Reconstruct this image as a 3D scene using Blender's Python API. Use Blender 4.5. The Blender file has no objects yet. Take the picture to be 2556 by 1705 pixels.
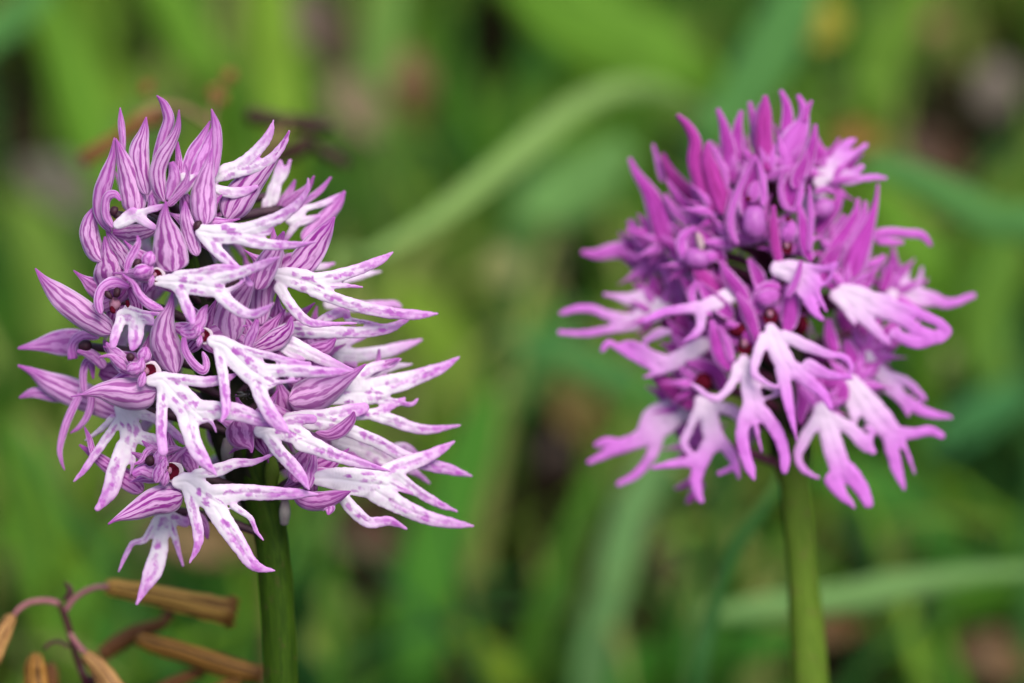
import bpy, math, random
import numpy as np
from mathutils import Vector, Matrix

random.seed(7); np.random.seed(7)
SC = bpy.context.scene
COL = SC.collection

# ------------------------------------------------------------------ camera, light, exposure
D = 0.35                      # distance to the flower heads, metres
PITCH = math.radians(28.0)
CAM_H = 0.335
FPX = 100.0 / 36.0 * 2556     # focal length in source pixels
K = D / FPX                   # metres per source pixel at distance D
cam_d = bpy.data.cameras.new('camera')
cam = bpy.data.objects.new('camera', cam_d); COL.objects.link(cam)
cam.location = (0, 0, CAM_H)
cam.rotation_euler = (math.pi / 2 - PITCH, 0, 0)
cam_d.lens = 100; cam_d.sensor_width = 36
cam_d.clip_start = 0.01; cam_d.clip_end = 200
cam_d.dof.use_dof = True
cam_d.dof.focus_distance = D - 150 * K
cam_d.dof.aperture_fstop = 8.0
SC.camera = cam
world = bpy.data.worlds.new('World'); SC.world = world; world.use_nodes = True
wn = world.node_tree.nodes; wl = world.node_tree.links
sky = wn.new('ShaderNodeTexSky'); sky.sky_type = 'NISHITA'; sky.sun_disc = False
SUN_EL, SUN_AZ = math.radians(62), math.radians(150)
sky.sun_elevation = SUN_EL; sky.sun_rotation = SUN_AZ
sky.air_density = 1.0; sky.dust_density = 3.0
wl.new(sky.outputs[0], wn['Background'].inputs[0])
wn['Background'].inputs[1].default_value = 0.12
sun_d = bpy.data.lights.new('sun', 'SUN'); sun_d.energy = 2.5; sun_d.angle = math.radians(30)
sun_d.color = (1.0, 0.95, 0.88)
sun = bpy.data.objects.new('sun', sun_d); COL.objects.link(sun)
sdir = Vector((math.sin(SUN_AZ) * math.cos(SUN_EL), math.cos(SUN_AZ) * math.cos(SUN_EL), math.sin(SUN_EL)))
sun.rotation_euler = sdir.to_track_quat('Z', 'Y').to_euler()
sun.location = (0.3, -0.3, 2)
SC.view_settings.view_transform = 'Standard'; SC.view_settings.look = 'None'
SC.view_settings.gamma = 1.0; SC.view_settings.use_curve_mapping = False
SC.view_settings.exposure = 0.85
SC.render.engine = 'CYCLES'
SC.cycles.use_denoising = True
SC.cycles.max_bounces = 8; SC.cycles.transmission_bounces = 6

# ------------------------------------------------------------------ photo pixel <-> world
CF = np.array([0, math.cos(PITCH), -math.sin(PITCH)])
CU = np.array([0, math.sin(PITCH), math.cos(PITCH)])
CR = np.array([1.0, 0, 0]); CO = np.array([0, 0, CAM_H])
def P(a):
    """(n,3) of source pixel x, y and z (pixel units towards the camera) -> world metres."""
    a = np.atleast_2d(np.asarray(a, float))
    d = (D - a[:, 2] * K)[:, None]
    return CO + d * (CF + ((a[:, 0] - 1278) / FPX)[:, None] * CR - ((a[:, 1] - 852.5) / FPX)[:, None] * CU)
def proj(w):
    w = np.atleast_2d(np.asarray(w, float)) - CO
    d = w @ CF
    return np.stack([1278 + FPX * (w @ CR) / d, 852.5 - FPX * (w @ CU) / d, (D - d) / K], 1)

# ------------------------------------------------------------------ materials
def mat(name):
    m = bpy.data.materials.new(name); m.use_nodes = True
    nt = m.node_tree
    for n in list(nt.nodes): nt.nodes.remove(n)
    return m, nt
def nd(nt, typ, **kw):
    n = nt.nodes.new(typ)
    for k, v in kw.items(): setattr(n, k, v)
    return n
def setin(nt, sock, v):
    if hasattr(v, 'is_linked') or hasattr(v, 'links'): nt.links.new(v, sock)
    elif isinstance(v, (tuple, list)) and len(v) == 3 and sock.type == 'RGBA': sock.default_value = (*v, 1)
    else: sock.default_value = v
def mth(nt, op, a, b=None, c=None):
    n = nd(nt, 'ShaderNodeMath', operation=op)
    setin(nt, n.inputs[0], a)
    if b is not None: setin(nt, n.inputs[1], b)
    if c is not None: setin(nt, n.inputs[2], c)
    return n.outputs[0]
def mixc(nt, f, a, b):
    n = nd(nt, 'ShaderNodeMix', data_type='RGBA')
    setin(nt, n.inputs[0], f); setin(nt, n.inputs[6], a); setin(nt, n.inputs[7], b)
    return n.outputs[2]
def ramp01(nt, v, lo, hi):
    n = nd(nt, 'ShaderNodeMapRange', interpolation_type='SMOOTHSTEP')
    setin(nt, n.inputs[0], v); n.inputs[1].default_value = lo; n.inputs[2].default_value = hi
    return n.outputs[0]
def attr(nt, name):
    return nd(nt, 'ShaderNodeAttribute', attribute_name=name).outputs['Fac']
def noise(nt, vec, scale, detail=2.0, rough=0.5):
    n = nd(nt, 'ShaderNodeTexNoise')
    setin(nt, n.inputs['Vector'], vec); n.inputs['Scale'].default_value = scale
    n.inputs['Detail'].default_value = detail; n.inputs['Roughness'].default_value = rough
    return n.outputs[0]
def comb(nt, x, y, z=0.0):
    n = nd(nt, 'ShaderNodeCombineXYZ')
    setin(nt, n.inputs[0], x); setin(nt, n.inputs[1], y); setin(nt, n.inputs[2], z)
    return n.outputs[0]
def orand(nt): return nd(nt, 'ShaderNodeObjectInfo').outputs['Random']
def opos(nt): return nd(nt, 'ShaderNodeTexCoord').outputs['Object']
def finish(nt, col, transl=0.3, rough=0.55, spec=0.3, bump=None, bstr=0.2, sheen=0.0, sss=0.0):
    p = nd(nt, 'ShaderNodeBsdfPrincipled')
    if sss:
        p.inputs['Subsurface Weight'].default_value = sss
        p.inputs['Subsurface Radius'].default_value = (1.0, 0.7, 0.9); p.inputs['Subsurface Scale'].default_value = 0.0005
    setin(nt, p.inputs['Base Color'], col)
    p.inputs['Roughness'].default_value = rough
    p.inputs['Specular IOR Level'].default_value = spec
    p.inputs['Sheen Weight'].default_value = sheen
    if bump is not None:
        b = nd(nt, 'ShaderNodeBump'); b.inputs['Strength'].default_value = bstr
        b.inputs['Distance'].default_value = 0.0002
        setin(nt, b.inputs['Height'], bump); nt.links.new(b.outputs[0], p.inputs['Normal'])
    out = nd(nt, 'ShaderNodeOutputMaterial')
    if transl > 0:
        t = nd(nt, 'ShaderNodeBsdfTranslucent'); setin(nt, t.inputs[0], col)
        mx = nd(nt, 'ShaderNodeMixShader'); mx.inputs[0].default_value = transl
        nt.links.new(p.outputs[0], mx.inputs[1]); nt.links.new(t.outputs[0], mx.inputs[2])
        nt.links.new(mx.outputs[0], out.inputs[0])
    else: nt.links.new(p.outputs[0], out.inputs[0])

def lip_mat(name, white, pale, spot, spotmul):
    m, nt = mat(name)
    c = mixc(nt, attr(nt, 'tint'), white, pale)
    mott = noise(nt, opos(nt), 900, 3.0)
    f = mth(nt, 'MULTIPLY', attr(nt, 'pig'), ramp01(nt, mott, 0.25, 0.6))
    c = mixc(nt, mth(nt, 'MULTIPLY', f, spotmul), c, spot)
    finish(nt, c, 0.42, 0.6, 0.2, mott, 0.5, 0.1, 0.0)
    return m
def sepal_mat(name, base, vein, margin, tip, nv, vstr, mstr, tipstr, spec=0.2, e0=0.72, e1=0.97):
    m, nt = mat(name)
    u, v, r = attr(nt, 'uu'), attr(nt, 'vv'), orand(nt)
    r9 = mth(nt, 'MULTIPLY', r, 37.0)
    wob = noise(nt, comb(nt, mth(nt, 'MULTIPLY', u, 1.6), mth(nt, 'MULTIPLY', v, 2.6), r9), 1.7, 2.0)
    s = mth(nt, 'ADD', mth(nt, 'MULTIPLY', u, nv), mth(nt, 'MULTIPLY', wob, 1.25))
    pp = mth(nt, 'MULTIPLY', mth(nt, 'PINGPONG', s, 0.5), 2.0)
    st = ramp01(nt, pp, 0.40, 0.78)
    brk = noise(nt, comb(nt, mth(nt, 'MULTIPLY', u, 5.0), mth(nt, 'MULTIPLY', v, 3.0), r9), 1.6, 2.0)
    st = mth(nt, 'MULTIPLY', st, ramp01(nt, brk, 0.22, 0.42))
    st = mth(nt, 'MULTIPLY', st, mth(nt, 'ADD', 0.72, mth(nt, 'MULTIPLY', mth(nt, 'FRACT', mth(nt, 'MULTIPLY', r, 7.3)), 0.28)))
    p2 = mth(nt, 'MULTIPLY', mth(nt, 'PINGPONG', mth(nt, 'ADD', mth(nt, 'MULTIPLY', s, 2.3), mth(nt, 'MULTIPLY', brk, 0.9)), 0.5), 2.0)
    st = mth(nt, 'MAXIMUM', st, mth(nt, 'MULTIPLY', mth(nt, 'MULTIPLY', ramp01(nt, p2, 0.55, 0.95), ramp01(nt, brk, 0.36, 0.6)), 0.4))
    au = mth(nt, 'ABSOLUTE', u)
    edge = ramp01(nt, au, e0, e1)
    st = mth(nt, 'MULTIPLY', st, mth(nt, 'SUBTRACT', 1.0, mth(nt, 'MULTIPLY', edge, 0.8)))
    mid = noise(nt, comb(nt, mth(nt, 'MULTIPLY', u, 2.0), mth(nt, 'MULTIPLY', v, 1.5), r9), 2.0, 2.0)
    c = mixc(nt, mth(nt, 'MULTIPLY', ramp01(nt, mid, 0.4, 0.75), 0.22), base, vein)
    c = mixc(nt, mth(nt, 'MULTIPLY', edge, mstr), c, margin)
    c = mixc(nt, mth(nt, 'MULTIPLY', st, vstr), c, vein)
    tp = mth(nt, 'SUBTRACT', 1.0, ramp01(nt, v, 0.02, 0.38))
    c = mixc(nt, mth(nt, 'MULTIPLY', tp, tipstr), c, tip)
    fine = noise(nt, comb(nt, mth(nt, 'MULTIPLY', u, 26.0), mth(nt, 'MULTIPLY', v, 14.0), r9), 1.5, 3.0)
    hs = nd(nt, 'ShaderNodeHueSaturation')
    setin(nt, hs.inputs['Value'], mth(nt, 'ADD', 0.9, mth(nt, 'MULTIPLY', r, 0.2)))
    setin(nt, hs.inputs['Color'], c)
    finish(nt, hs.outputs[0], 0.45, 0.6, 0.2, fine, 0.35, 0.1, 0.0)
    return m
def plain_mat(name, col, col2, scale=400, transl=0.0, rough=0.6, spec=0.3, bstr=0.3):
    m, nt = mat(name)
    n = noise(nt, opos(nt), scale, 4.0, 0.6)
    finish(nt, mixc(nt, ramp01(nt, n, 0.3, 0.7), col, col2), transl, rough, spec, n, bstr)
    return m

M = {}
M['lipL'] = lip_mat('spotted_white_petal', (0.77, 0.71, 0.77), (0.64, 0.31, 0.65), (0.44, 0.075, 0.47), 0.92)
M['lipR'] = lip_mat('pink_petal', (0.76, 0.62, 0.76), (0.62, 0.175, 0.645), (0.46, 0.07, 0.47), 0.55)
M['sepL'] = sepal_mat('striped_sepal', (0.78, 0.47, 0.76), (0.29, 0.010, 0.28), (0.80, 0.65, 0.82), (0.42, 0.055, 0.43), 2.2, 1.0, 0.9, 0.75)
M['sepP'] = sepal_mat('lilac_petal', (0.71, 0.36, 0.70), (0.37, 0.035, 0.36), (0.76, 0.58, 0.79), (0.42, 0.07, 0.43), 1.4, 0.85, 0.9, 0.65)
M['sepD'] = sepal_mat('dark_striped_sepal', (0.65, 0.29, 0.63), (0.26, 0.010, 0.24), (0.68, 0.47, 0.71), (0.35, 0.045, 0.35), 2.0, 0.97, 0.8, 0.7)
M['sepR'] = sepal_mat('magenta_sepal', (0.54, 0.070, 0.50), (0.31, 0.012, 0.25), (0.76, 0.37, 0.78), (0.58, 0.14, 0.56), 1.8, 0.7, 0.95, 0.6, 0.2, 0.5, 0.95)
M['sepRd'] = sepal_mat('deep_magenta_sepal', (0.48, 0.045, 0.38), (0.27, 0.010, 0.17), (0.66, 0.22, 0.62), (0.44, 0.06, 0.37), 1.8, 0.6, 0.85, 0.6, 0.2, 0.55, 0.97)
M['sepRl'] = sepal_mat('lilac_pink_petal', (0.63, 0.16, 0.62), (0.42, 0.045, 0.39), (0.78, 0.42, 0.80), (0.50, 0.09, 0.48), 1.4, 0.55, 0.9, 0.55, 0.2, 0.5, 0.95)
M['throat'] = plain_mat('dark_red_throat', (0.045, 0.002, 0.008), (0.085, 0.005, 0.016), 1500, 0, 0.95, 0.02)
M['tubeL'] = plain_mat('pale_pink_tube', (0.62, 0.50, 0.58), (0.70, 0.60, 0.66), 900, 0.3)
M['tubeR'] = plain_mat('rosy_tube', (0.26, 0.09, 0.15), (0.36, 0.16, 0.24), 900, 0.2)
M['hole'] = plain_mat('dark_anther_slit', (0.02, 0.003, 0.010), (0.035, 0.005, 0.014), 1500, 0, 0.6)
M['column'] = plain_mat('lilac_column', (0.37, 0.17, 0.41), (0.44, 0.25, 0.48), 900, 0.2, 0.45)
M['columnR'] = plain_mat('pink_column', (0.34, 0.075, 0.345), (0.39, 0.12, 0.40), 900, 0.2, 0.45)
M['cream'] = plain_mat('cream_stigma', (0.34, 0.20, 0.24), (0.45, 0.33, 0.36), 900, 0.2, 0.45)
M['ovary'] = plain_mat('dark_purple_ovary', (0.035, 0.018, 0.022), (0.075, 0.03, 0.05), 500, 0.0)
M['ovaryp'] = plain_mat('pale_ovary', (0.24, 0.23, 0.20), (0.17, 0.13, 0.14), 500, 0.1)
M['ovaryR'] = plain_mat('maroon_ovary', (0.05, 0.006, 0.02), (0.09, 0.012, 0.045), 500, 0.1)
def stem_mat(name, a, b, c):
    m, nt = mat(name)
    u, v = attr(nt, 'uu'), attr(nt, 'vv')
    n = noise(nt, comb(nt, mth(nt, 'MULTIPLY', u, 16.0), mth(nt, 'MULTIPLY', v, 9.0)), 2.0, 4.0, 0.65)
    sp = noise(nt, opos(nt), 700, 3.0, 0.6)
    col = mixc(nt, ramp01(nt, n, 0.32, 0.66), a, b)
    col = mixc(nt, mth(nt, 'MULTIPLY', ramp01(nt, sp, 0.56, 0.70), 0.7), col, c)
    finish(nt, col, 0.0, 0.6, 0.08, n, 0.3)
    return m
M['stemL'] = stem_mat('dark_green_stem', (0.013, 0.033, 0.002), (0.028, 0.060, 0.003), (0.040, 0.042, 0.010))
M['axis'] = plain_mat('shade_darkened_stem', (0.008, 0.010, 0.004), (0.022, 0.022, 0.010), 300, 0.0, 0.7, 0.1)  # stem colour taken near-black to paint the shade inside the spike
M['stemR'] = stem_mat('olive_green_stem', (0.052, 0.098, 0.008), (0.090, 0.145, 0.016), (0.09, 0.10, 0.02))
M['insect'] = plain_mat('black_chitin', (0.008, 0.008, 0.006), (0.02, 0.018, 0.01), 3000, 0, 0.3, 0.6)
def rib_mat(name, a, b, c):
    m, nt = mat(name)
    u, v = attr(nt, 'uu'), attr(nt, 'vv')
    n = noise(nt, comb(nt, mth(nt, 'MULTIPLY', u, 5.0), mth(nt, 'MULTIPLY', v, 0.9), mth(nt, 'MULTIPLY', orand(nt), 20.0)), 1.6, 4.0, 0.6)
    rg_ = mth(nt, 'MULTIPLY', mth(nt, 'PINGPONG', mth(nt, 'ADD', mth(nt, 'MULTIPLY', u, 7.0), mth(nt, 'MULTIPLY', n, 1.2)), 0.5), 2.0)
    col = mixc(nt, mth(nt, 'MULTIPLY', ramp01(nt, rg_, 0.15, 0.7), ramp01(nt, n, 0.1, 0.5)), a, b)
    col = mixc(nt, mth(nt, 'MULTIPLY', ramp01(nt, v, 0.8, 1.0), 0.85), col, c)
    finish(nt, col, 0.1, 0.55, 0.2, n, 0.9)
    return m
M['floret'] = rib_mat('dry_ochre_floret', (0.10, 0.038, 0.008), (0.54, 0.30, 0.065), (0.12, 0.04, 0.007))
M['floretp'] = rib_mat('dry_pinkish_floret', (0.12, 0.046, 0.018), (0.46, 0.25, 0.085), (0.12, 0.04, 0.015))
M['floretd'] = rib_mat('dry_dark_brown_floret', (0.035, 0.012, 0.002), (0.34, 0.16, 0.03), (0.06, 0.02, 0.003))
M['floretr'] = rib_mat('dry_red_brown_floret', (0.08, 0.030, 0.010), (0.19, 0.075, 0.022), (0.06, 0.018, 0.004))
M['floretk'] = rib_mat('dry_blackish_floret', (0.012, 0.004, 0.003), (0.040, 0.015, 0.008), (0.012, 0.004, 0.003))
M['mauve'] = plain_mat('mauve_pedicel', (0.24, 0.075, 0.10), (0.32, 0.13, 0.13), 500, 0, 0.5)
M['maroon'] = plain_mat('maroon_stalk', (0.05, 0.008, 0.015), (0.09, 0.02, 0.03), 500, 0, 0.5)
M['tan'] = plain_mat('tan_stalk', (0.13, 0.075, 0.03), (0.18, 0.12, 0.05), 300)
def leaf_mat(name, col):
    m, nt = mat(name)
    u, v = attr(nt, 'uu'), attr(nt, 'vv')
    n = noise(nt, comb(nt, mth(nt, 'MULTIPLY', u, 6.0), mth(nt, 'MULTIPLY', v, 3.0), orand(nt)), 1.5, 3.0)
    d = tuple(x * 0.62 for x in col); l = tuple(min(1, x * 1.25) for x in col)
    c = mixc(nt, ramp01(nt, n, 0.3, 0.7), d, l)
    rib = mth(nt, 'SUBTRACT', 1.0, ramp01(nt, mth(nt, 'ABSOLUTE', u), 0.03, 0.12))
    c = mixc(nt, mth(nt, 'MULTIPLY', rib, 0.4), c, l)
    finish(nt, c, 0.4, 0.65, 0.12, n, 0.3)
    return m
_leafm = {}
def leafc(col):
    if col not in _leafm: _leafm[col] = leaf_mat('leaf_green_%d' % len(_leafm), col)
    return _leafm[col]

# ------------------------------------------------------------------ mesh helpers
def link(name, verts, faces, material, parent=None, attrs=None, origin=None, smooth=True):
    verts = np.asarray(verts, float)
    po = np.array(parent['_o']) if parent is not None else np.zeros(3)
    o0 = np.asarray(origin if origin is not None else verts.mean(0), float)
    me = bpy.data.meshes.new(name)
    faces = [f for f in faces] if isinstance(faces, list) else faces
    me.from_pydata((verts - o0).tolist(), [], faces.tolist() if hasattr(faces, 'tolist') else faces)
    if attrs:
        for k, a in attrs.items():
            at = me.attributes.new(k, 'FLOAT', 'POINT'); at.data.foreach_set('value', np.asarray(a, np.float32))
    if smooth: me.polygons.foreach_set('use_smooth', np.ones(len(me.polygons), bool))
    me.materials.append(material); me.update()
    ob = bpy.data.objects.new(name, me); COL.objects.link(ob)
    ob.location = (o0 - po).tolist(); ob['_o'] = o0.tolist()
    if parent is not None: ob.parent = parent
    return ob
def thing(name, loc, label, cat, group=None):
    o = bpy.data.objects.new(name, None); COL.objects.link(o)
    o.empty_display_size = 0.01
    o.location = tuple(loc); o['_o'] = [float(x) for x in loc]
    o['label'] = label; o['category'] = cat
    if group: o['group'] = group
    return o
def tag(o, label, cat, group=None):
    o['label'] = label; o['category'] = cat
    if group: o['group'] = group
def crom(p, n=6):
    """Catmull-Rom through the rows of p."""
    p = np.asarray(p, float)
    if len(p) < 3:
        t = np.linspace(0, 1, n + 1)[:, None]
        return p[0] + (p[-1] - p[0]) * t
    q = np.vstack([2 * p[0] - p[1], p, 2 * p[-1] - p[-2]])
    out = []
    for i in range(1, len(q) - 2):
        a, b, c, d = q[i - 1], q[i], q[i + 1], q[i + 2]
        for t in np.linspace(0, 1, n, endpoint=False):
            out.append(0.5 * (2 * b + (c - a) * t + (2 * a - 5 * b + 4 * c - d) * t * t + (3 * b - a - 3 * c + d) * t ** 3))
    out.append(q[-2])
    return np.array(out)
def vnoise(x, y, seed=0):
    """smooth value noise, numpy."""
    xi, yi = np.floor(x), np.floor(y)
    fx, fy = x - xi, y - yi
    fx, fy = fx * fx * (3 - 2 * fx), fy * fy * (3 - 2 * fy)
    def h(a, b):
        s = np.sin(a * 127.1 + b * 311.7 + seed * 74.7) * 43758.5453
        return s - np.floor(s)
    return (h(xi, yi) * (1 - fx) + h(xi + 1, yi) * fx) * (1 - fy) + (h(xi, yi + 1) * (1 - fx) + h(xi + 1, yi + 1) * fx) * fy
def sstep(a, b, x):
    t = np.clip((x - a) / (b - a), 0, 1); return t * t * (3 - 2 * t)

def ribbon(name, pts, material, parent, cup=60.0, nu=13, sub=7, th=2.5, wav=0.05, twist=0.0, mapf=P, ruf=0.0):
    """pts rows (x, y, z, r) in pixel space from tip to base: a cupped, thickened blade."""
    c = crom(pts, sub); n = len(c)
    if name in ('sepal', 'petal'):
        qv = np.clip((np.linspace(0, 1, n) - 0.86) / 0.14, 0, 1); c[:, 3] *= np.sqrt(1 - 0.94 * qv ** 2)
    c[:, 3] = np.maximum(c[:, 3], 1.2)
    tan = np.gradient(c[:, :3], axis=0)
    t2 = tan[:, :2] / (np.linalg.norm(tan[:, :2], axis=1)[:, None] + 1e-6)
    side = np.stack([-t2[:, 1], t2[:, 0], np.zeros(n)], 1)
    tw = np.radians(twist) * np.linspace(1, 0, n)
    u = np.linspace(-1, 1, nu); v = np.linspace(0, 1, n)
    a = math.radians(abs(cup)) + 1e-4; sg = 1 if cup >= 0 else -1
    sx = np.sin(a * u) / math.sin(a); sz = -sg * (1 - np.cos(a * u)) / math.sin(a)
    sd = random.random() * 99
    U, V = np.meshgrid(u, v)
    wv = 1 + wav * (vnoise(V * 5 + sd, np.sign(U) * 3 + sd, 1) - 0.5) * 2
    lat = sx[None, :] * c[:, 3:4] * wv
    dz = sz[None, :] * c[:, 3:4]
    dz += ruf * c[:, 3:4] * np.abs(U) ** 2 * (vnoise(V * 7 + sd, np.sign(U) * 2 + sd, 2) - 0.5) * 2
    dz += 0.10 * c[:, 3:4] * (vnoise(V * 4 + sd, U * 1.5 + sd, 3) - 0.5) * 2
    ct, stn = np.cos(tw)[:, None], np.sin(tw)[:, None]
    l2, z2 = lat * ct - dz * stn, lat * stn + dz * ct
    X = c[:, 0:1] + side[:, 0:1] * l2; Y = c[:, 1:2] + side[:, 1:2] * l2; Z = c[:, 2:3] + z2
    front = np.stack([X, Y, Z], 2).reshape(-1, 3)
    back = front.copy(); back[:, 2] -= (th * (1 - 0.85 * np.abs(U) ** 3) * np.minimum(1, c[:, 3:4] / 8)).reshape(-1) + 0.15
    N = n * nu
    i, j = np.meshgrid(np.arange(n - 1), np.arange(nu - 1), indexing='ij')
    q = np.stack([i * nu + j, i * nu + j + 1, (i + 1) * nu + j + 1, (i + 1) * nu + j], -1).reshape(-1, 4)
    fs = [q, q[:, ::-1] + N]
    for jj, fl in ((0, 0), (nu - 1, 1)):
        k = np.arange(n - 1) * nu + jj
        e = np.stack([k, k + nu, k + nu + N, k + N], 1); fs.append(e[:, ::-1] if fl else e)
    for ii, fl in ((0, 1), (n - 1, 0)):
        k = ii * nu + np.arange(nu - 1)
        e = np.stack([k, k + 1, k + 1 + N, k + N], 1); fs.append(e if not fl else e[:, ::-1])
    w = mapf(np.vstack([front, back]))
    at = {'uu': np.tile(U.reshape(-1), 2), 'vv': np.tile(V.reshape(-1), 2)}
    return link(name, w, np.vstack(fs), material, parent, at, origin=w[N - nu // 2 - 1])

def lip(name, limbs, material, parent, h=3.0, k=2.6, style='L', spots=1.0):
    """limbs: list of rows (x, y, z, r) in pixel space, the body first: one smooth many-armed petal."""
    limbs = [np.array(l, float) for l in limbs]
    limbs[0][-1, 3] *= 0.76
    L = [crom(l, 6) for l in limbs]
    if style == 'R':
        for l in L: l[:, 3] *= 0.86
    base = L[0][0, :3]
    allp = np.vstack(L)
    x0, y0 = (allp[:, 0] - allp[:, 3]).min() - 8, (allp[:, 1] - allp[:, 3]).min() - 8
    x1, y1 = (allp[:, 0] + allp[:, 3]).max() + 8, (allp[:, 1] + allp[:, 3]).max() + 8
    gx, gy = np.arange(x0, x1 + h, h), np.arange(y0, y1 + h, h)
    X, Y = np.meshgrid(gx, gy); sh = X.shape
    pts = np.stack([X.ravel(), Y.ravel()], 1)
    n = len(pts)
    ds, zs, ss, ts, lats, rs = [], [], [], [], [], []
    for l in L:
        a, b = l[:-1], l[1:]
        seg = np.linalg.norm(b[:, :2] - a[:, :2], axis=1); cum = np.concatenate([[0], np.cumsum(seg)])
        bd = np.full(n, 1e9); bz = np.zeros(n); bs = np.zeros(n); bl = np.zeros(n); br = np.ones(n)
        for i in range(len(a)):
            e = b[i, :2] - a[i, :2]; L2 = e @ e + 1e-9
            t = np.clip(((pts - a[i, :2]) @ e) / L2, 0, 1)
            dv = pts - a[i, :2] - t[:, None] * e
            r = a[i, 3] + t * (b[i, 3] - a[i, 3])
            d = np.hypot(dv[:, 0], dv[:, 1]) - r
            mk = d < bd
            bd = np.where(mk, d, bd); bz = np.where(mk, a[i, 2] + t * (b[i, 2] - a[i, 2]), bz)
            bs = np.where(mk, cum[i] + t * seg[i], bs); br = np.where(mk, r, br)
            bl = np.where(mk, (dv[:, 0] * -e[1] + dv[:, 1] * e[0]) / math.sqrt(L2), bl)
        ds.append(bd); zs.append(bz); ss.append(bs); lats.append(bl); rs.append(br)
        ts.append(bs / (cum[-1] + 1e-6))
    ds = np.array(ds)
    d = -k * np.log(np.exp(-np.clip(ds, -60, 60) / k).sum(0))
    d = d + (2.2 if style == 'R' else 1.5) * (vnoise(pts[:, 0] / 11 + base[0], pts[:, 1] / 11, 11) - 0.5) + 1.0 * (vnoise(pts[:, 0] / 5 + base[1], pts[:, 1] / 5, 12) - 0.5)
    w = np.exp(-np.clip(ds - ds.min(0), 0, 60) / 5.0); w /= w.sum(0)
    z = (w * np.array(zs)).sum(0)
    near = ds.argmin(0); ar = np.arange(n)
    s, lat, tt = np.array(ss)[near, ar], np.array(lats)[near, ar], np.array(ts)[near, ar]
    # keep cells touching the shape, snap their outer corners to the outline
    dg = d.reshape(sh)
    gyv, gxv = np.gradient(dg, h)
    g2 = gxv ** 2 + gyv ** 2 + 1e-6
    cmin = np.minimum(np.minimum(dg[:-1, :-1], dg[1:, :-1]), np.minimum(dg[:-1, 1:], dg[1:, 1:]))
    cells = np.argwhere(cmin < -0.15)
    W = sh[1]
    q = np.stack([cells[:, 0] * W + cells[:, 1], cells[:, 0] * W + cells[:, 1] + 1,
                  (cells[:, 0] + 1) * W + cells[:, 1] + 1, (cells[:, 0] + 1) * W + cells[:, 1]], 1)
    used, inv = np.unique(q.ravel(), return_inverse=True)
    q = inv.reshape(-1, 4)
    px, py, dd = pts[used, 0].copy(), pts[used, 1].copy(), d[used]
    o = dd > 0
    g = np.stack([gxv.ravel()[used], gyv.ravel()[used]], 1) / g2.ravel()[used][:, None]
    step = np.where(o, np.minimum(dd, 1.6 * h), 0.0)
    px -= step * g[:, 0]; py -= step * g[:, 1]
    ins = np.maximum(-dd, 0)
    sd = random.random() * 50
    zc = z[used] + 1.5 * np.sqrt(np.minimum(ins, 14)) - 5 + 4.0 * (vnoise(px / 20 + sd, py / 20, 5) - 0.5) + 0.6 * (vnoise(px / 7 + sd, py / 7, 6) - 0.5) - 2.0 * np.exp(-(lat[used] / 2.8) ** 2) * sstep(4, 9, ins)
    th = 2.2 * (1 - np.exp(-ins / 2.5))
    front = np.stack([px, py, zc], 1); back = np.stack([px, py, zc - th - 0.1], 1)
    nv = len(used)
    # outline edges
    ed = np.vstack([q[:, [0, 1]], q[:, [1, 2]], q[:, [2, 3]], q[:, [3, 0]]])
    key = np.sort(ed, 1); _, idx, cnt = np.unique(key, axis=0, return_index=True, return_counts=True)
    be = ed[idx[cnt == 1]]
    rim = np.stack([be[:, 1], be[:, 0], be[:, 0] + nv, be[:, 1] + nv], 1)
    faces = np.vstack([q, q[:, ::-1] + nv, rim])
    nr, S, LT, T = near[used], s[used], lat[used], tt[used]
    far = max(np.linalg.norm(allp[:, :2] - base[:2], axis=1).max(), 1)
    gd = np.hypot(px - base[0], py - base[1]) / far
    if style == 'L':
        pig = np.zeros(nv); rg = np.random.RandomState(int(abs(base[0] * 7 + base[1])) % 99991)
        wob = 0.75 * (vnoise(px / 6.5 + sd, py / 6.5, 3) - 0.5) + 0.4 * (vnoise(px / 2.6 + sd, py / 2.6, 4) - 0.5)
        for i, l in enumerate(L):
            ln = np.linalg.norm(np.diff(l[:, :2], axis=0), axis=1).sum(); rm = float(np.median(l[:, 3]))
            sp = []
            if i == 0:
                for q in range(int(ln / 13) + 2):
                    sp.append((ln * rg.uniform(0.35, 1.1), rg.uniform(-0.7, 0.7) * rm * 1.15, rg.uniform(6, 12), rg.uniform(3.2, 5.4), rg.uniform(0.7, 1)))
            else:
                q = ln * rg.uniform(0.10, 0.2)
                while q < ln * 0.93:
                    a_ = rg.uniform(6, 15); fr = q / ln
                    if rg.rand() < 0.92:
                        sp.append((q, rg.uniform(-0.35, 0.35) * rm, a_, min(max(rm * rg.uniform(0.22, 0.42), 1.8), 6.5), rg.uniform(0.5, 1)))
                    if rm > 11 and rg.rand() < 0.4: sp.append((q + 5, rg.choice([-1, 1]) * rm * 0.5, a_ * 0.6, 2.4, rg.uniform(0.4, 0.9)))
                    q += a_ * rg.uniform(0.8, 1.4)
            mk = nr == i
            for (s0, l0, a_, b_, st) in sp:
                dd_ = np.sqrt(((S - s0) / a_) ** 2 + ((LT - l0) / b_) ** 2) + wob
                pig = np.where(mk, np.maximum(pig, st * sstep(1.4, 0.85, dd_)), pig)
        pig *= sstep(1.5, 4.5, ins) * spots
        tint = np.where(nr == 0, 0.0, sstep(0.2, 1.0, T)) * 0.85 + 0.38 * sstep(4.5, 0.5, ins) + 0.2 * sstep(0.45, 0.8, vnoise(px / 12 + sd, py / 12, 8)) * sstep(0.15, 0.5, gd)
    else:
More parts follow.
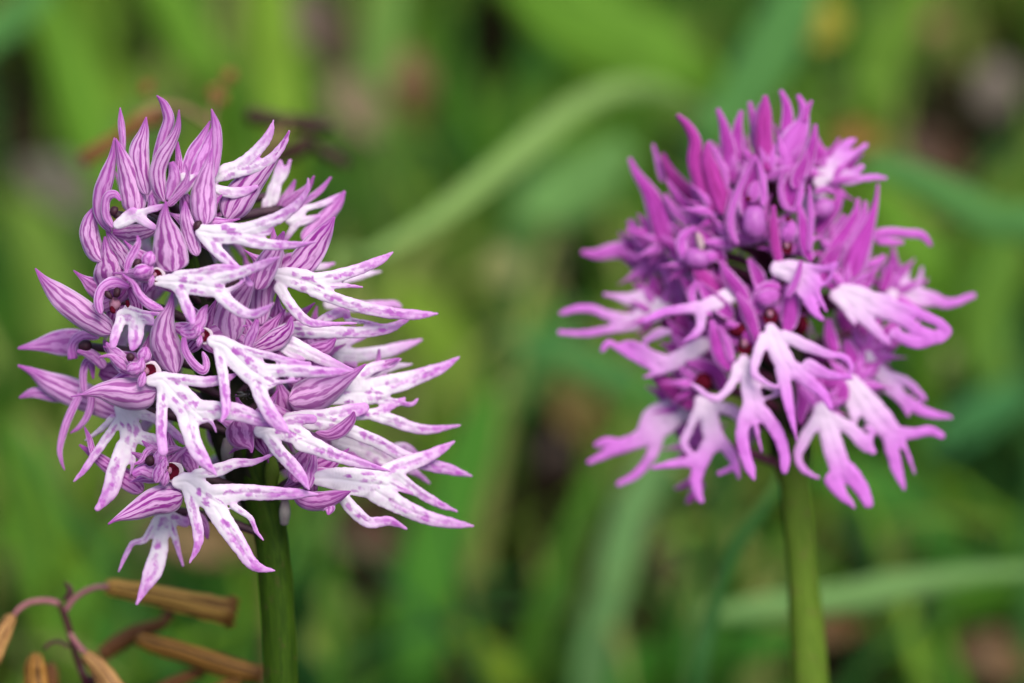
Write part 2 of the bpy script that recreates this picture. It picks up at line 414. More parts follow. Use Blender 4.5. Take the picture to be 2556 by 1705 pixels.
        pig = sstep(0.55, 0.75, vnoise(px / 14 + sd, py / 22, 3)) * sstep(0.3, 0.6, gd) * 0.5; tint = np.maximum(sstep(0.0, 0.78, gd), 0.5 * sstep(6, 1, ins)) * 0.97
    at = {'pig': np.tile(pig, 2), 'tint': np.tile(tint, 2)}
    wv = P(np.vstack([front, back]))
    return link(name, wv, faces, material, parent, at, origin=P(base)[0])

def tube(name, pts, material, parent, ns=12, sub=6, ribs=0, ribamp=0.12, cap=True, flare=None, mapf=P, jit=0.0):
    c = crom(pts, sub); n = len(c)
    c[:, 3] = np.maximum(c[:, 3], 0.6)
    tan = np.gradient(c[:, :3], axis=0); tan /= np.linalg.norm(tan, axis=1)[:, None] + 1e-9
    ref = np.array([0, 0, 1.0]) if abs(tan[0, 2]) < 0.9 else np.array([1.0, 0, 0])
    nrm = ref - tan[0] * (ref @ tan[0]); nrm /= np.linalg.norm(nrm)
    V = []; sd = random.random() * 40
    ang = np.linspace(0, 2 * math.pi, ns, endpoint=False)
    for i in range(n):
        nrm = nrm - tan[i] * (nrm @ tan[i]); nrm /= np.linalg.norm(nrm)
        bi = np.cross(tan[i], nrm)
        r = c[i, 3] * (1 + (ribamp * np.cos(ang * ribs) if ribs else 0) + jit * (vnoise(np.full(ns, i * 0.35) + sd, np.cos(ang) * 1.5 + sd, 6) - 0.5))
        V.append(c[i, :3] + np.outer(r * np.cos(ang), nrm) + np.outer(r * np.sin(ang), bi))
    V = np.vstack(V)
    F = []
    for i in range(n - 1):
        for j in range(ns):
            k = (j + 1) % ns
            F.append((i * ns + j, i * ns + k, (i + 1) * ns + k, (i + 1) * ns + j))
    uu = np.tile(np.linspace(0, 1, ns), n); vv = np.repeat(np.linspace(0, 1, n), ns)
    if cap:
        V = np.vstack([V, c[0, :3] - tan[0] * c[0, 3] * 0.5, c[-1, :3] + (tan[-1] * c[-1, 3] * 0.4 if flare is None else -tan[-1] * c[-1, 3] * flare)])
        a, b = n * ns, n * ns + 1
        for j in range(ns):
            k = (j + 1) % ns
            F.append((k, j, a)); F.append(((n - 1) * ns + j, (n - 1) * ns + k, b))
        uu = np.concatenate([uu, [0.5, 0.5]]); vv = np.concatenate([vv, [0, 1]])
    w = mapf(V)
    return link(name, w, F, material, parent, {'uu': uu, 'vv': vv}, origin=mapf(c[:1, :3])[0])

def blob(name, x, y, z, rx, ry, rz, material, parent, rot=0.0, dent=0.0, ns=16, nr=10, mapf=P):
    V = []; cr, sr = math.cos(rot), math.sin(rot)
    for i in range(nr + 1):
        ph = math.pi * i / nr
        for j in range(ns):
            th = 2 * math.pi * j / ns
            a, b, c = math.sin(ph) * math.cos(th), math.sin(ph) * math.sin(th), math.cos(ph)
            if dent and c > 0: c = c * (1 - dent) - dent * 0.6 * (1 - (a * a + b * b))
            m = 1 + 0.10 * math.sin(3 * a + 2 * b + x) * math.cos(2 * b - y)
            a, b = a * rx * m, b * ry * m
            V.append((x + a * cr - b * sr, y + a * sr + b * cr, z + c * rz))
    F = []
    for i in range(nr):
        for j in range(ns):
            k = (j + 1) % ns
            F.append((i * ns + j, i * ns + k, (i + 1) * ns + k, (i + 1) * ns + j))
    return link(name, mapf(V), F, material, parent)

# ------------------------------------------------------------------ tracing helpers
CROPS = {'A': (0, 200, 3.1357), 'B': (500, 200, 3.1357), 'C': (0, 600, 3.1357), 'D': (500, 600, 3.1357),
         'E': (0, 1000, 3.1357), 'F': (500, 1000, 3.1357),
         'G': (1380, 200, 3.1367), 'H': (1880, 200, 3.1367), 'I': (1380, 650, 2.4117), 'J': (1880, 650, 2.4117),
         'K': (0, 1400, 3.2653), 'N': (100, 150, 2.7659), 'W': (0, 0, 2351 / 2556)}
def tr(crop, txt):
    ox, oy, s = CROPS[crop]
    out = []
    for t in txt.split(';'):
        v = [float(q) for q in t.split()]
        out.append([ox + v[0] / s, oy + v[1] / s] + [q / s for q in v[2:3]] + v[3:])
    return np.array([o[:3] for o in out])
CUR = {}
def setz(a, zb, zt, base_first):
    """rows (x,y,r) -> (x,y,z,r); z runs from zb at the base to zt at the tip."""
    seg = np.concatenate([[0], np.cumsum(np.linalg.norm(np.diff(a[:, :2], axis=0), axis=1))]); seg /= seg[-1] + 1e-9
    if not base_first: seg = 1 - seg
    z = zb + (zt - zb) * seg
    return np.stack([a[:, 0], a[:, 1], z, a[:, 2]], 1)
def core(x, y):
    ax, rx, rz, z0 = CUR['axis'](y), CUR['rx'](y), CUR['rz'], CUR['z0']
    return z0 + rz * math.sqrt(max(0.0, 1 - ((x - ax) / rx) ** 2)) - 0.12 * (y - CUR['yc']) - (0.3 * max(0.0, x - ax - 150) if CUR['style'] == 'L' else 0.0)
def F(crop, x, y, dz=0.0, r=13):
    """start a flower of the current plant: its ovary runs from the stem to the throat."""
    ox, oy, s = CROPS[crop]
    px, py = ox + x / s, oy + y / s
    z = core(px, py) + dz
    ay = py + 70
    a = np.array([CUR['axis'](ay), ay, CUR['z0'] - 0.12 * (ay - CUR['yc'])])
    b = np.array([px, py, z - 45])
    m1 = a + (b - a) * 0.5 + np.array([0, -12, 10])
    rows = [(*a, r * 0.6), (*m1, r), (*b, r * 0.75)]
    f = tube('flower', rows, M[CUR['ovary']], CUR['plant'], ns=10, ribs=3, ribamp=0.1)
    CUR['f'], CUR['z'], CUR['p'] = f, z, (px, py)
    dx = (px - CUR['axis'](py)) / CUR['rx'](py)
    if abs(dx) < (0.85 if CUR['style'] == 'L' else 1.0) and py > CUR['auto'][0]:
        AUTO((dx * 45 - 32, dx * 45 + 32, dx * 45) if CUR['style'] == 'R' else (dx * 45 - 28, dx * 45 + 30), CUR['auto'][1], CUR['auto'][2], -42, CUR['auto'][3])
        if CUR['style'] == 'L':
            AUTO((dx * 45 - 75, dx * 45 + 72), CUR['auto'][1] * 0.9, 20, -34, 'sepP', 50)
            AUTO((dx * 45 + 150, dx * 45 - 140), CUR['auto'][1] * 0.7, 20, -55, 'sepD', 50)
        if CUR['style'] == 'R':
            AUTO((dx * 50 - 62, dx * 50 - 18, dx * 50 + 20, dx * 50 + 64), CUR['auto'][1] * 0.85, 13, -10, 'sepRl', 45)
            AUTO((dx * 50 - 95, dx * 50 + 90, dx * 50 - 40, dx * 50 + 40), CUR['auto'][1] * 0.75, 12, -26, 'sepR', 50)
    return f
def S(crop, txt, zb=0, zt=20, cup=62, m=None, name='sepal', **kw):
    a = setz(tr(crop, txt), CUR['z'] + zb, CUR['z'] + zt, False)
    kw.setdefault('ruf', 0.25)
    return ribbon(name, a, M[m or CUR['sep']], CUR['f'], cup=cup, **kw)
def L(crop, limbs, zb=10, zt=70, tips=None, spots=1.0, h=None, **kw):
    arr = []
    T = [tr(*(l if isinstance(l, tuple) else (crop, l))) for l in limbs]
    b = T[0][0, :2]
    far = max(np.linalg.norm(t[:, :2] - b, axis=1).max() for t in T)
    for i, t in enumerate(T):
        q = np.linalg.norm(t[:, :2] - b, axis=1) / far
        z = CUR['z'] + zb + (zt - zb) * q
        if tips and i in tips: z = z + tips[i] * np.linspace(0, 1, len(t)) ** 1.3
        if CUR['style'] == 'L': z = z - 0.45 * np.maximum(0, t[:, 0] - 820)
        arr.append(np.stack([t[:, 0], t[:, 1], z, np.maximum(t[:, 2], 2.0)], 1))
    return lip('lip', arr, M[CUR['lip']], CUR['f'], h=h or CUR['h'], style=CUR['style'], spots=spots, **kw)
def THROAT(crop, x, y, r, dz=10, rot=0.0, col=True):
    """dark red cup with a pale stigma and two hooded bumps beside it."""
    ox, oy, s = CROPS[crop]; px, py, r = ox + x / s, oy + y / s, r / s
    z = CUR['z'] + dz
    z -= 8; r *= 0.88
    if CUR['style'] == 'L':
        for ax_, ay_, w_ in ((-0.95, -0.75, 0.62), (-0.75, 0.85, 0.5)):
            q = [(px + r * (ax_ + e * 0.25), py + r * (ay_ - e * 0.9), z + r * (0.75 - 0.3 * e * e), r * w_ * k_) for e, k_ in ((1.0, 0.12), (0.6, 0.6), (0.0, 1.0), (-0.6, 0.85), (-1.0, 0.4))]
            ribbon('petal', np.array(q), M['sepP'], CUR['f'], cup=66, ruf=0.35)
        blob('flower_tube', px + r * 0.22, py + r * 0.1, z - r * 0.25, r * 1.2, r * 1.3, r * 0.7, M['tubeL'], CUR['f'], rot, dent=0.75)
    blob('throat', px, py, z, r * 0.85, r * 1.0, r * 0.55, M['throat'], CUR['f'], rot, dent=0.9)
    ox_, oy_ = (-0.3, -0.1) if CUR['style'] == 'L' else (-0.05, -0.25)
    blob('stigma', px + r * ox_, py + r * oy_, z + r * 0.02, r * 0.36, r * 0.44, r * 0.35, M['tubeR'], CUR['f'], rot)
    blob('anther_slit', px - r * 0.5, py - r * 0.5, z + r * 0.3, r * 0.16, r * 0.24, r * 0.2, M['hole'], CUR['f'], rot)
def BUMP(crop, x, y, rx, ry, dz=25, rot=0.0, m=None, name='column'):
    ox, oy, s = CROPS[crop]
    if m is None and name == 'column':
        px, py, a, b = ox + x / s, oy + y / s, rx / s, ry / s
        z = CUR['z'] + dz; lng = ry >= rx
        w_, l_ = (a, b) if lng else (b, a)
        d = np.array([0.25, -1.0]) if lng else np.array([1.0, -0.3]); d = d / np.linalg.norm(d)
        pts = [(px + d[0] * q * l_, py + d[1] * q * l_, z + (1 - q * q) * w_ * 0.5, rr * w_) for q, rr in ((1.15, 0.08), (0.8, 0.62), (0.2, 1.0), (-0.4, 0.95), (-0.95, 0.6))]
        return ribbon('petal', np.array(pts), M['sepP' if CUR['style'] == 'L' else 'sepRl'], CUR['f'], cup=68, ruf=0.3)
    return blob(name, ox + x / s, oy + y / s, CUR['z'] + dz, rx / s, ry / s, min(rx, ry) / s * 0.9, M[m or CUR['col']], CUR['f'], rot)

def plant_base(pt_px):
    """ground point under the lower end of a stem."""
    w = P([pt_px])[0]
    return w

HOLES = [(60, 320, 75), (1130, 90, 70), (1330, 640, 55), (1270, 1080, 60), (2140, 350, 60), (1560, 395, 50), (2310, 1470, 70),
         (870, 1220, 60), (1000, 1550, 40), (1520, 1330, 45), (1730, 1190, 40), (1900, 1530, 50), (2230, 250, 60), (300, 130, 60),
         (1960, 1290, 50), (760, 60, 50), (150, 430, 50), (2290, 200, 60), (60, 130, 30), (560, 90, 30), (1660, 130, 45), (1010, 420, 30), (2130, 950, 40), (1180, 1300, 40), (640, 1400, 40), (130, 960, 40), (2340, 40, 40)]
# =================================================================== LARGE STRUCTURE: ground
def ground():
    g = np.concatenate([np.linspace(-20, -1, 14), np.linspace(-0.9, 0.9, 121), np.linspace(1, 20, 14)])
    gy = np.concatenate([np.linspace(-20, -0.3, 12), np.linspace(-0.2, 1.6, 120), np.linspace(1.8, 30, 16)])
    X, Y = np.meshgrid(g, gy)
    Z = 0.012 * (vnoise(X * 9, Y * 9, 1) - 0.5) + 0.006 * (vnoise(X * 31, Y * 31, 2) - 0.5) - 0.004
    for hx, hy, hr in HOLES:
        ray = P([(hx * 1.0872, hy * 1.0872, 0)])[0] - CO
        g0 = CO + ray * (CAM_H / -ray[2]); rr = hr * 1.0872 * K * (np.linalg.norm(g0 - CO) / D) * 0.8
        Z -= 0.022 * np.exp(-((X - g0[0]) ** 2 + ((Y - g0[1]) * 0.6) ** 2) / (rr * rr))
    n, m_ = X.shape
    i, j = np.meshgrid(np.arange(n - 1), np.arange(m_ - 1), indexing='ij')
    q = np.stack([i * m_ + j, i * m_ + j + 1, (i + 1) * m_ + j + 1, (i + 1) * m_ + j], -1).reshape(-1, 4)
    m, nt = mat('soil_and_litter')
    p = opos(nt)
    a = noise(nt, p, 22, 5.0, 0.6); b = noise(nt, p, 90, 4.0, 0.6); c3 = noise(nt, p, 11, 3.0)
    c = mixc(nt, ramp01(nt, a, 0.35, 0.65), (0.004, 0.003, 0.002), (0.016, 0.012, 0.007))
    c = mixc(nt, mth(nt, 'MULTIPLY', ramp01(nt, b, 0.56, 0.74), 0.5), c, (0.08, 0.06, 0.036))
    c = mixc(nt, mth(nt, 'MULTIPLY', ramp01(nt, c3, 0.5, 0.66), 0.25), c, (0.012, 0.022, 0.005))
    finish(nt, c, 0, 1.0, 0.0, b, 0.6)
    o = link('ground', np.stack([X, Y, Z], 2).reshape(-1, 3), q, m, origin=(0, 0, 0))
    o['kind'] = 'structure'
ground()

def hole(px):
    dx = px[:, None, 0] - np.array([h[0] for h in HOLES]) * 1.0872
    dy = px[:, None, 1] - np.array([h[1] for h in HOLES]) * 1.0872
    rr = np.array([h[2] for h in HOLES]) * 1.0872
    return (np.hypot(dx, dy) < rr * 1.1).any(1)
def grass_material(name, cols):
    m, nt = mat(name)
    r = attr(nt, 'rnd')
    cr = nd(nt, 'ShaderNodeValToRGB'); el = cr.color_ramp.elements
    el[0].position = 0; el[0].color = (*cols[0], 1); el[1].position = 1; el[1].color = (*cols[-1], 1)
    for i, c in enumerate(cols[1:-1]):
        e = el.new((i + 1) / (len(cols) - 1)); e.color = (*c, 1)
    nt.links.new(r, cr.inputs[0])
    finish(nt, cr.outputs[0], 0.4, 0.65, 0.12)
    return m
def scatter(name, N, xr, yr, lr, wr, leanr, material, seed, ns=5, label=None, cat=None, oval=False):
    rg = np.random.RandomState(seed)
    x = rg.uniform(*xr, N); y = rg.uniform(*yr, N)
    ln = rg.uniform(*lr, N); wd = rg.uniform(*wr, N); az = rg.uniform(0, 2 * math.pi, N); lean = rg.uniform(*leanr, N)
    dens = vnoise(x * 24, y * 24, 5) + 0.4 * vnoise(x * 50, y * 50, seed + 1)
    keep = dens > 0.56
    tip = np.stack([x + np.cos(az) * ln * np.sin(lean), y + np.sin(az) * ln * np.sin(lean), ln * np.cos(lean)], 1)
    mid = np.stack([x, y, ln * 0.3], 1)
    pj, pm = proj(tip), proj(mid)
    keep &= ~hole(pj) & ~hole(pm) & ~hole((pj + pm) / 2) & ~hole(proj(np.stack([x, y, 0 * x], 1)))
    keep &= (tip @ CF - CO @ CF) > 0.47                       # stay clear of the flowers
    x, y, ln, wd, az, lean = (q[keep] for q in (x, y, ln, wd, az, lean)); N = len(x)
    t = np.linspace(0, 1, ns + 1)
    ang = lean[:, None] * (0.25 + 0.95 * t[None, :])
    r = np.cumsum(np.sin(ang), 1) * (ln / ns)[:, None]; zz = np.cumsum(np.cos(ang), 1) * (ln / ns)[:, None]
    r -= r[:, :1]; zz -= zz[:, :1] + 0.004
    w = wd[:, None] * ((np.sin(math.pi * (0.08 + 0.9 * t)) if oval else (1 - t ** 2.2) + 0.05))[None, :]
    tw = az + math.pi / 2 + rg.uniform(-0.6, 0.6, N)
    cx = x[:, None] + np.cos(az)[:, None] * r; cy = y[:, None] + np.sin(az)[:, None] * r
    kp = ~hole(proj(np.stack([cx, cy, zz], 2).reshape(-1, 3))).reshape(cx.shape).any(1)
    cx, cy, zz, w, tw, x, y = (q[kp] for q in (cx, cy, zz, w, tw, x, y)); N = len(x)
    lx, ly = np.cos(tw)[:, None] * w, np.sin(tw)[:, None] * w
    A = np.stack([cx - lx, cy - ly, zz], 2); B = np.stack([cx, cy, zz - w * 0.35], 2); C = np.stack([cx + lx, cy + ly, zz], 2)
    V = np.stack([A, B, C], 2).reshape(-1, 3)
    per = (ns + 1) * 3
    base = (np.arange(N) * per)[:, None]
    qs = []
    for i in range(ns):
        for j in range(2):
            qs.append(np.concatenate([base + i * 3 + j, base + i * 3 + j + 1, base + (i + 1) * 3 + j + 1, base + (i + 1) * 3 + j], 1))
    patch = np.clip(0.5 + 1.7 * (vnoise(x * 22 + 3, y * 22, seed + 5) - 0.5) + rg.normal(0, 0.2, N), 0, 1)
    o = link(name, V, np.vstack(qs), material, None, {'rnd': np.repeat(patch, per)}, origin=(0, 0, 0))
    o['kind'] = 'stuff'; o['label'] = label; o['category'] = cat
GC = [(0.024, 0.090, 0.020), (0.055, 0.17, 0.020), (0.095, 0.23, 0.018), (0.15, 0.27, 0.022), (0.23, 0.27, 0.07)]
gm = grass_material('grass_blades', GC)
scatter('grass', 11000, (-0.42, 0.42), (0.42, 1.35), (0.03, 0.095), (0.0012, 0.0036), (0.2, 1.3), gm, 11,
        label='blurred mass of short green grass covering the ground behind the orchids', cat='grass')
scatter('ground_cover', 2600, (-0.42, 0.42), (0.42, 1.3), (0.015, 0.04), (0.004, 0.009), (0.5, 1.45), gm, 23, ns=5, oval=True,
        label='low broad green leaves growing between the grass blades', cat='ground cover')
lm = grass_material('dry_litter', [(0.05, 0.03, 0.02), (0.13, 0.09, 0.05), (0.22, 0.17, 0.11), (0.16, 0.08, 0.04)])
scatter('leaf_litter', 1000, (-0.42, 0.42), (0.42, 1.3), (0.01, 0.03), (0.002, 0.006), (1.1, 1.5), lm, 41, ns=4, oval=True,
        label='dry brown scraps of dead leaves lying on the soil', cat='leaf litter')

def AUTO(angs, ln, w, zb, m, cup=60):
    """the hood sepals that stand behind a flower's throat, seen between the nearer petals."""
    px, py = CUR['p']
    for a in angs:
        r_ = math.radians(a + random.uniform(-8, 8)); d = (math.sin(r_), -math.cos(r_))
        l_ = ln * random.uniform(0.85, 1.15); b_ = random.uniform(-10, 10)
        pts = [(px + d[0] * l_ * q + b_ * q * (1 - q) * 2, py + d[1] * l_ * q, CUR['z'] + zb + 12 * math.sin(q * 3) , rr * w) for q, rr in ((1.08, 0.06), (0.8, 0.32), (0.48, 0.92), (0.15, 0.95), (-0.1, 0.6))]
        ribbon('sepal', np.array(pts), M[m], CUR['f'], cup=cup, ruf=0.3)
def BACK(spots, m, ln, w):
    """flowers on the far side of the spike."""
    for (dx, y) in spots:
        ax = CUR['axis'](y); x = ax + dx * CUR['rx'](y) * 0.75
        z = CUR['z0'] - CUR['rz'] * math.sqrt(1 - 0.55 * dx * dx) * 0.8 - 0.12 * (y - CUR['yc'])
        a = np.array([CUR['axis'](y + 60), y + 60, CUR['z0'] - 0.12 * (y - CUR['yc'])]); b = np.array([x, y, z])
        CUR['f'] = tube('flower', [(*a, 8), (*((a + b) / 2), 12), (*b, 9)], M[CUR['ovary']], CUR['plant'], ns=10)
        CUR['z'], CUR['p'] = z, (x, y)
        AUTO((-25 + dx * 20, 25 + dx * 20), ln, w, -10, m)
        AUTO((dx * 30,), ln * 0.9, w, -40, m)
        q = lambda *p: np.array([(x + u * ln / 100, y + v * ln / 100, z - 30 - k * ln / 100, r * ln / 100) for u, v, k, r in p])
        s_ = dx * 40
        lip('lip', [q((0, 0, 0, 14), (s_ * 0.4, 30, 40, 22), (s_ * 0.8, 60, 70, 26)), q((s_ * 0.8 + 8, 60, 70, 18), (s_ + 26, 95, 90, 13), (s_ + 40, 130, 100, 3)),
                    q((s_ * 0.8 - 8, 60, 70, 18), (s_ - 26, 95, 90, 13), (s_ - 38, 128, 100, 3)), q((6, 14, 10, 11), (s_ + 34, 40, 40, 10), (s_ + 60, 80, 50, 3)), q((-6, 14, 10, 11), (s_ - 34, 40, 40, 10), (s_ - 60, 80, 50, 3))],
            M[CUR['lip']], CUR['f'], h=5.0, style=CUR['style'])
# =================================================================== LEFT ORCHID
def axL(y): return np.interp(y, [250, 480, 800, 1130, 1300, 1450, 1705], [425, 440, 510, 615, 668, 688, 703])
CUR.update(axis=axL, rx=lambda y: np.interp(y, [350, 500, 900, 1200, 1400], [150, 230, 330, 300, 200]), rz=190.0, z0=0.0, yc=850,
           sep='sepL', lip='lipL', col='column', ovary='ovary', style='L', h=3.0, auto=(560, 105, 27, 'sepD'))
def make_stem(pts, material, plant_args):
    rows = [list(r) for r in pts]
    w = P([rows[-1][:3]])[0]
    d_ = w - P([rows[-2][:3]])[0]; d_ /= -d_[2]                # direction per metre of drop
    m_ = w + d_ * w[2] * 0.5
    base = m_ + (d_ * 0.6 + np.array([0, 0, -0.4])) * (m_[2] + 0.004); base[2] = -0.004
    g = proj(base)[0]; mid = proj(m_)[0]
    rr = rows[-1][3]
    rows += [[*mid, rr * 1.05], [*g, rr * 1.1]]
    t = thing(plant_args[0], (base[0], base[1], 0), *plant_args[1:])
    tube('stem', [tuple(r) for r in rows], material, t, ns=40, sub=8, jit=0.16, ribs=9, ribamp=0.012)
    return t
zl = lambda y: -0.12 * (y - 850)
CUR['plant'] = make_stem([(axL(y), y, zl(y) - 20, r) for y, r in ((330, 8), (480, 20), (800, 30), (1130, 40), (1300, 44), (1450, 42), (1705, 40), (1850, 40))],
                         M['stemL'], ('orchid', 'sharp pale orchid with striped lilac hoods and spotted white petals, left of the magenta one', 'orchid', 'wild orchids in the grass'))

tube('stem_shade_core', [(x, y, zl(y) - 40, r) for x, y, r in ((455, 560, 22), (490, 680, 48), (540, 850, 60), (568, 980, 64), (590, 1100, 58), (634, 1210, 50), (668, 1320, 38))], M['axis'], CUR['plant'], ns=18, ribs=7, ribamp=0.1, jit=0.3)  # stem widened and darkened; shade between the flowers is in its colour
# top left flower
F('A', 900, 1050, 0)
S('A', '940 215 5;948 340 28;960 470 26;960 620 20', -50, -30, 50, 'sepP')
S('A', '895 450 5;885 600 34;840 750 62;800 900 68;800 1050 62;870 1190 40', -10, 10, 68, 'sepP', twist=14)
S('A', '905 455 5;955 600 52;1005 750 84;1040 900 102;1060 1040 92', 0, 15, 60)
S('A', '760 990 25;705 1100 60;700 1210 78;735 1330 75;800 1420 45', -30, -30, 70, name='petal')
S('A', '945 945 10;905 895 30;850 905 38;825 970 36;835 1070 34;885 1160 26', 12, 40, 55, 'sepP', name='petal')
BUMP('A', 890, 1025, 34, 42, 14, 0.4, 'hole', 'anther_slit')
L('A', ['925 1130 40;1000 1090 48;1070 1060 46', '1070 1055 35;1150 1022 28;1230 1000 26;1285 975 12', '1080 1070 42;1140 1115 38;1210 1155 25', '960 1100 40;1030 1040 40;1045 1030 30'], 22, 40, spots=0.35)
# upright bud-like flower at the top
F('A', 1290, 930, -10)
S('A', '1225 120 5;1285 195 34;1315 310 46;1270 460 46;1235 620 44;1240 760 40', -30, -10, 60, 'sepP', twist=-12)
S('A', '1402 232 5;1392 370 28;1345 480 46;1275 600 62;1235 720 64;1250 850 58;1290 955 32', 0, 10, 64, 'sepL', twist=10)
S('A', '1385 480 12;1398 620 28;1400 740 32;1370 830 30', -12, -12, 45, 'sepD')
S('A', '1340 640 22;1365 730 46;1350 840 54;1310 940 28', 6, 12, 66, 'sepP', name='petal')
L('A', ['1440 760 40;1480 800 40;1450 870 35', '1500 760 20;1540 740 18'], -5, 0, spots=0.2)
# pointed sepal between them
F('A', 1130, 980, -25)
S('A', '1145 288 5;1125 410 44;1090 550 82;1105 720 72;1150 900 58', -10, -10, 58, 'sepL')
S('A', '1180 900 20;1195 960 40;1190 1010 36', 8, 10, 55, 'sepP', name='petal')
# top centre flower
F('A', 1560, 1160, 10)
S('A', '1655 225 5;1690 370 40;1695 510 46;1680 660 40;1660 780 30', -25, -20, 60, 'sepP')
S('A', '1645 320 6;1580 455 36;1510 580 56;1470 700 50;1480 820 44', -40, -40, -40, 'sepP')
S('A', '1668 350 6;1630 520 52;1570 680 74;1530 820 60', -30, -25, 55, 'sepP')
S('A', '1660 535 6;1640 650 38;1605 800 82;1590 950 104;1600 1140 76', 0, 12, 62)
S('A', '1452 658 4;1466 760 22;1405 875 38;1325 960 18', 4, 20, -50, 'sepP', name='petal')
S('A', '1545 745 4;1440 860 26;1350 950 30;1310 985 15', 10, 24, 40, 'sepD', name='petal')
BUMP('A', 1545, 1140, 34, 46, 8, 0.5, 'hole', 'anther_slit')
L('A', ['1590 1190 62;1700 1205 78;1810 1200 84;1920 1205 80', '1900 1180 60;2050 1130 52;2190 1070 50;2320 980 36;2405 860 20;2413 770 6',
        '1880 1240 50;2000 1270 48;2140 1290 44;2320 1290 26;2470 1268 6', '2030 1200 26;2100 1190 26;2135 1145 7',
        '1610 1240 46;1700 1335 48;1800 1435 42;1895 1530 36;1960 1600 25'], 18, 60, {1: 20})
S('B', '655 1185 8;605 1290 52;540 1410 84;480 1530 96;440 1640 70', -45, -20, 60, 'sepL')
# flower with the raised lip at the upper right
F('B', 190, 1090, -40)
S('B', '695 398 6;610 560 26;480 720 72;380 820 110;285 950 132;205 1090 88', 0, 15, 64)
L('B', ['135 760 40;200 720 66;290 690 70', '270 700 58;380 610 48;490 500 42;545 410 30;572 315 6', '290 715 50;440 680 44;560 610 40;650 500 28;695 400 8',
        '350 690 26;420 630 20;470 575 8', '120 850 36;230 880 46;330 875 42;440 835 18'], 8, 16, spots=0.7)
F('B', 560, 900, -90)
L('B', ['560 930 55;580 850 52;600 780 42', '600 790 40;620 700 38;625 640 18', '620 790 26;670 730 22;700 630 14', '520 960 40;500 1040 30'], 0, 0, spots=0.4)
S('B', '742 780 8;700 880 34;640 980 50;600 1060 44', -20, -20, 50, 'sepP')
F('B', 700, 1000, -50)
S('B', '892 748 7;842 840 28;745 915 40;640 990 50', 0, 10, 55, 'sepD')
S('B', '1025 758 7;935 865 24;830 940 28;720 1010 34', -25, -40, 40, 'sepP')
L('B', ['700 1090 40;760 1060 44;820 1010 30', '820 1005 25;900 985 24;990 955 26;1080 905 18;1125 885 8', '800 1110 30;860 1090 30;930 1065 14', '750 1130 30;700 1200 25;660 1260 20'], 0, -30, spots=0.4)
S('B', '1132 868 10;1070 970 46;980 1070 58;880 1170 60;800 1260 50', -12, -30, 55, 'sepP')
# centre flower under the tall striped hood
F('C', 1215, 270, 20)
S('A', '1300 948 6;1290 1090 56;1318 1250 122;1340 1400 142;1355 1500 112', 30, 45, 66)
S('A', '1448 950 6;1455 1080 52;1495 1230 62;1545 1375 44', 12, 20, 50, 'sepL', name='petal')
S('C', '1075 -40 5;1085 15 22;1055 80 34;1012 160 32;985 265 22', 36, 44, -35, 'sepP', name='petal', ruf=0.5)
S('C', '955 265 5;1040 335 22;1100 440 34;1190 512 38;1285 545 20', 30, 50, 50, 'sepP', name='petal', ruf=0.5)
BUMP('C', 1165, 150, 58, 60, 40); BUMP('C', 1110, 245, 70, 58, 46)
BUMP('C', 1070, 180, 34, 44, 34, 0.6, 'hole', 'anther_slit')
THROAT('C', 1225, 275, 58, 36)
L('C', ['1235 320 40;1340 325 62;1450 335 76;1570 350 88;1690 375 94', '1390 275 42;1550 248 30;1700 215 30;1860 220 24',
        '1690 310 56;1850 262 46;2000 212 38;2110 165 28;2185 132 7', '1740 440 56;1850 535 50;1960 578 40;2060 552 32;2142 490 6',
        '1770 400 22;1850 360 18;1915 310 8', '1390 360 44;1440 470 42;1480 560 46;1505 640 24'], 30, 95, {3: 25, 2: 15, 5: 10})
# left flower under its hood
F('C', 900, 470, 0)
S('C', '820 -32 6;832 75 50;862 180 118;880 280 150;905 380 118', 0, 14, 70, 'sepL')
S('A', '828 1168 5;890 1270 46;965 1375 58;1010 1480 60', 12, 12, 55, 'sepL')
S('A', '880 1195 28;980 1200 66;1100 1190 70;1230 1160 30', 4, -4, 55, 'sepL', name='petal')
S('C', '275 218 5;345 312 38;435 402 80;560 510 108;700 612 108;820 685 84;880 730 40', -10, -20, 40)
BUMP('C', 850, 430, 42, 24, 38, 0.8, 'hole', 'anther_slit'); BUMP('C', 915, 410, 28, 44, 38, 0.2, 'hole', 'anther_slit')
BUMP('C', 900, 500, 46, 54, 18, 0, 'tubeR', 'stigma'); BUMP('C', 880, 545, 20, 34, 34, -0.5, 'throat', 'throat'); BUMP('C', 1000, 510, 20, 44, 34, -0.2, 'throat', 'throat')
S('C', '1010 365 20;900 330 48;810 370 44;770 470 38;790 580 30', 26, 34, 40, 'sepP', name='petal')
S('C', '1010 370 20;1060 470 50;1075 560 40;1060 640 20', 10, 20, 45, 'sepD', name='petal')
L('C', ['960 585 50;1010 590 60;1050 620 62', '960 600 46;920 690 40;895 770 38;885 830 26', '1060 620 66;1065 700 64;1055 780 56;1040 840 28', '1000 540 38;1110 568 26;1250 578 14', '1090 600 50;1160 620 40;1200 650 22'], 34, 60)
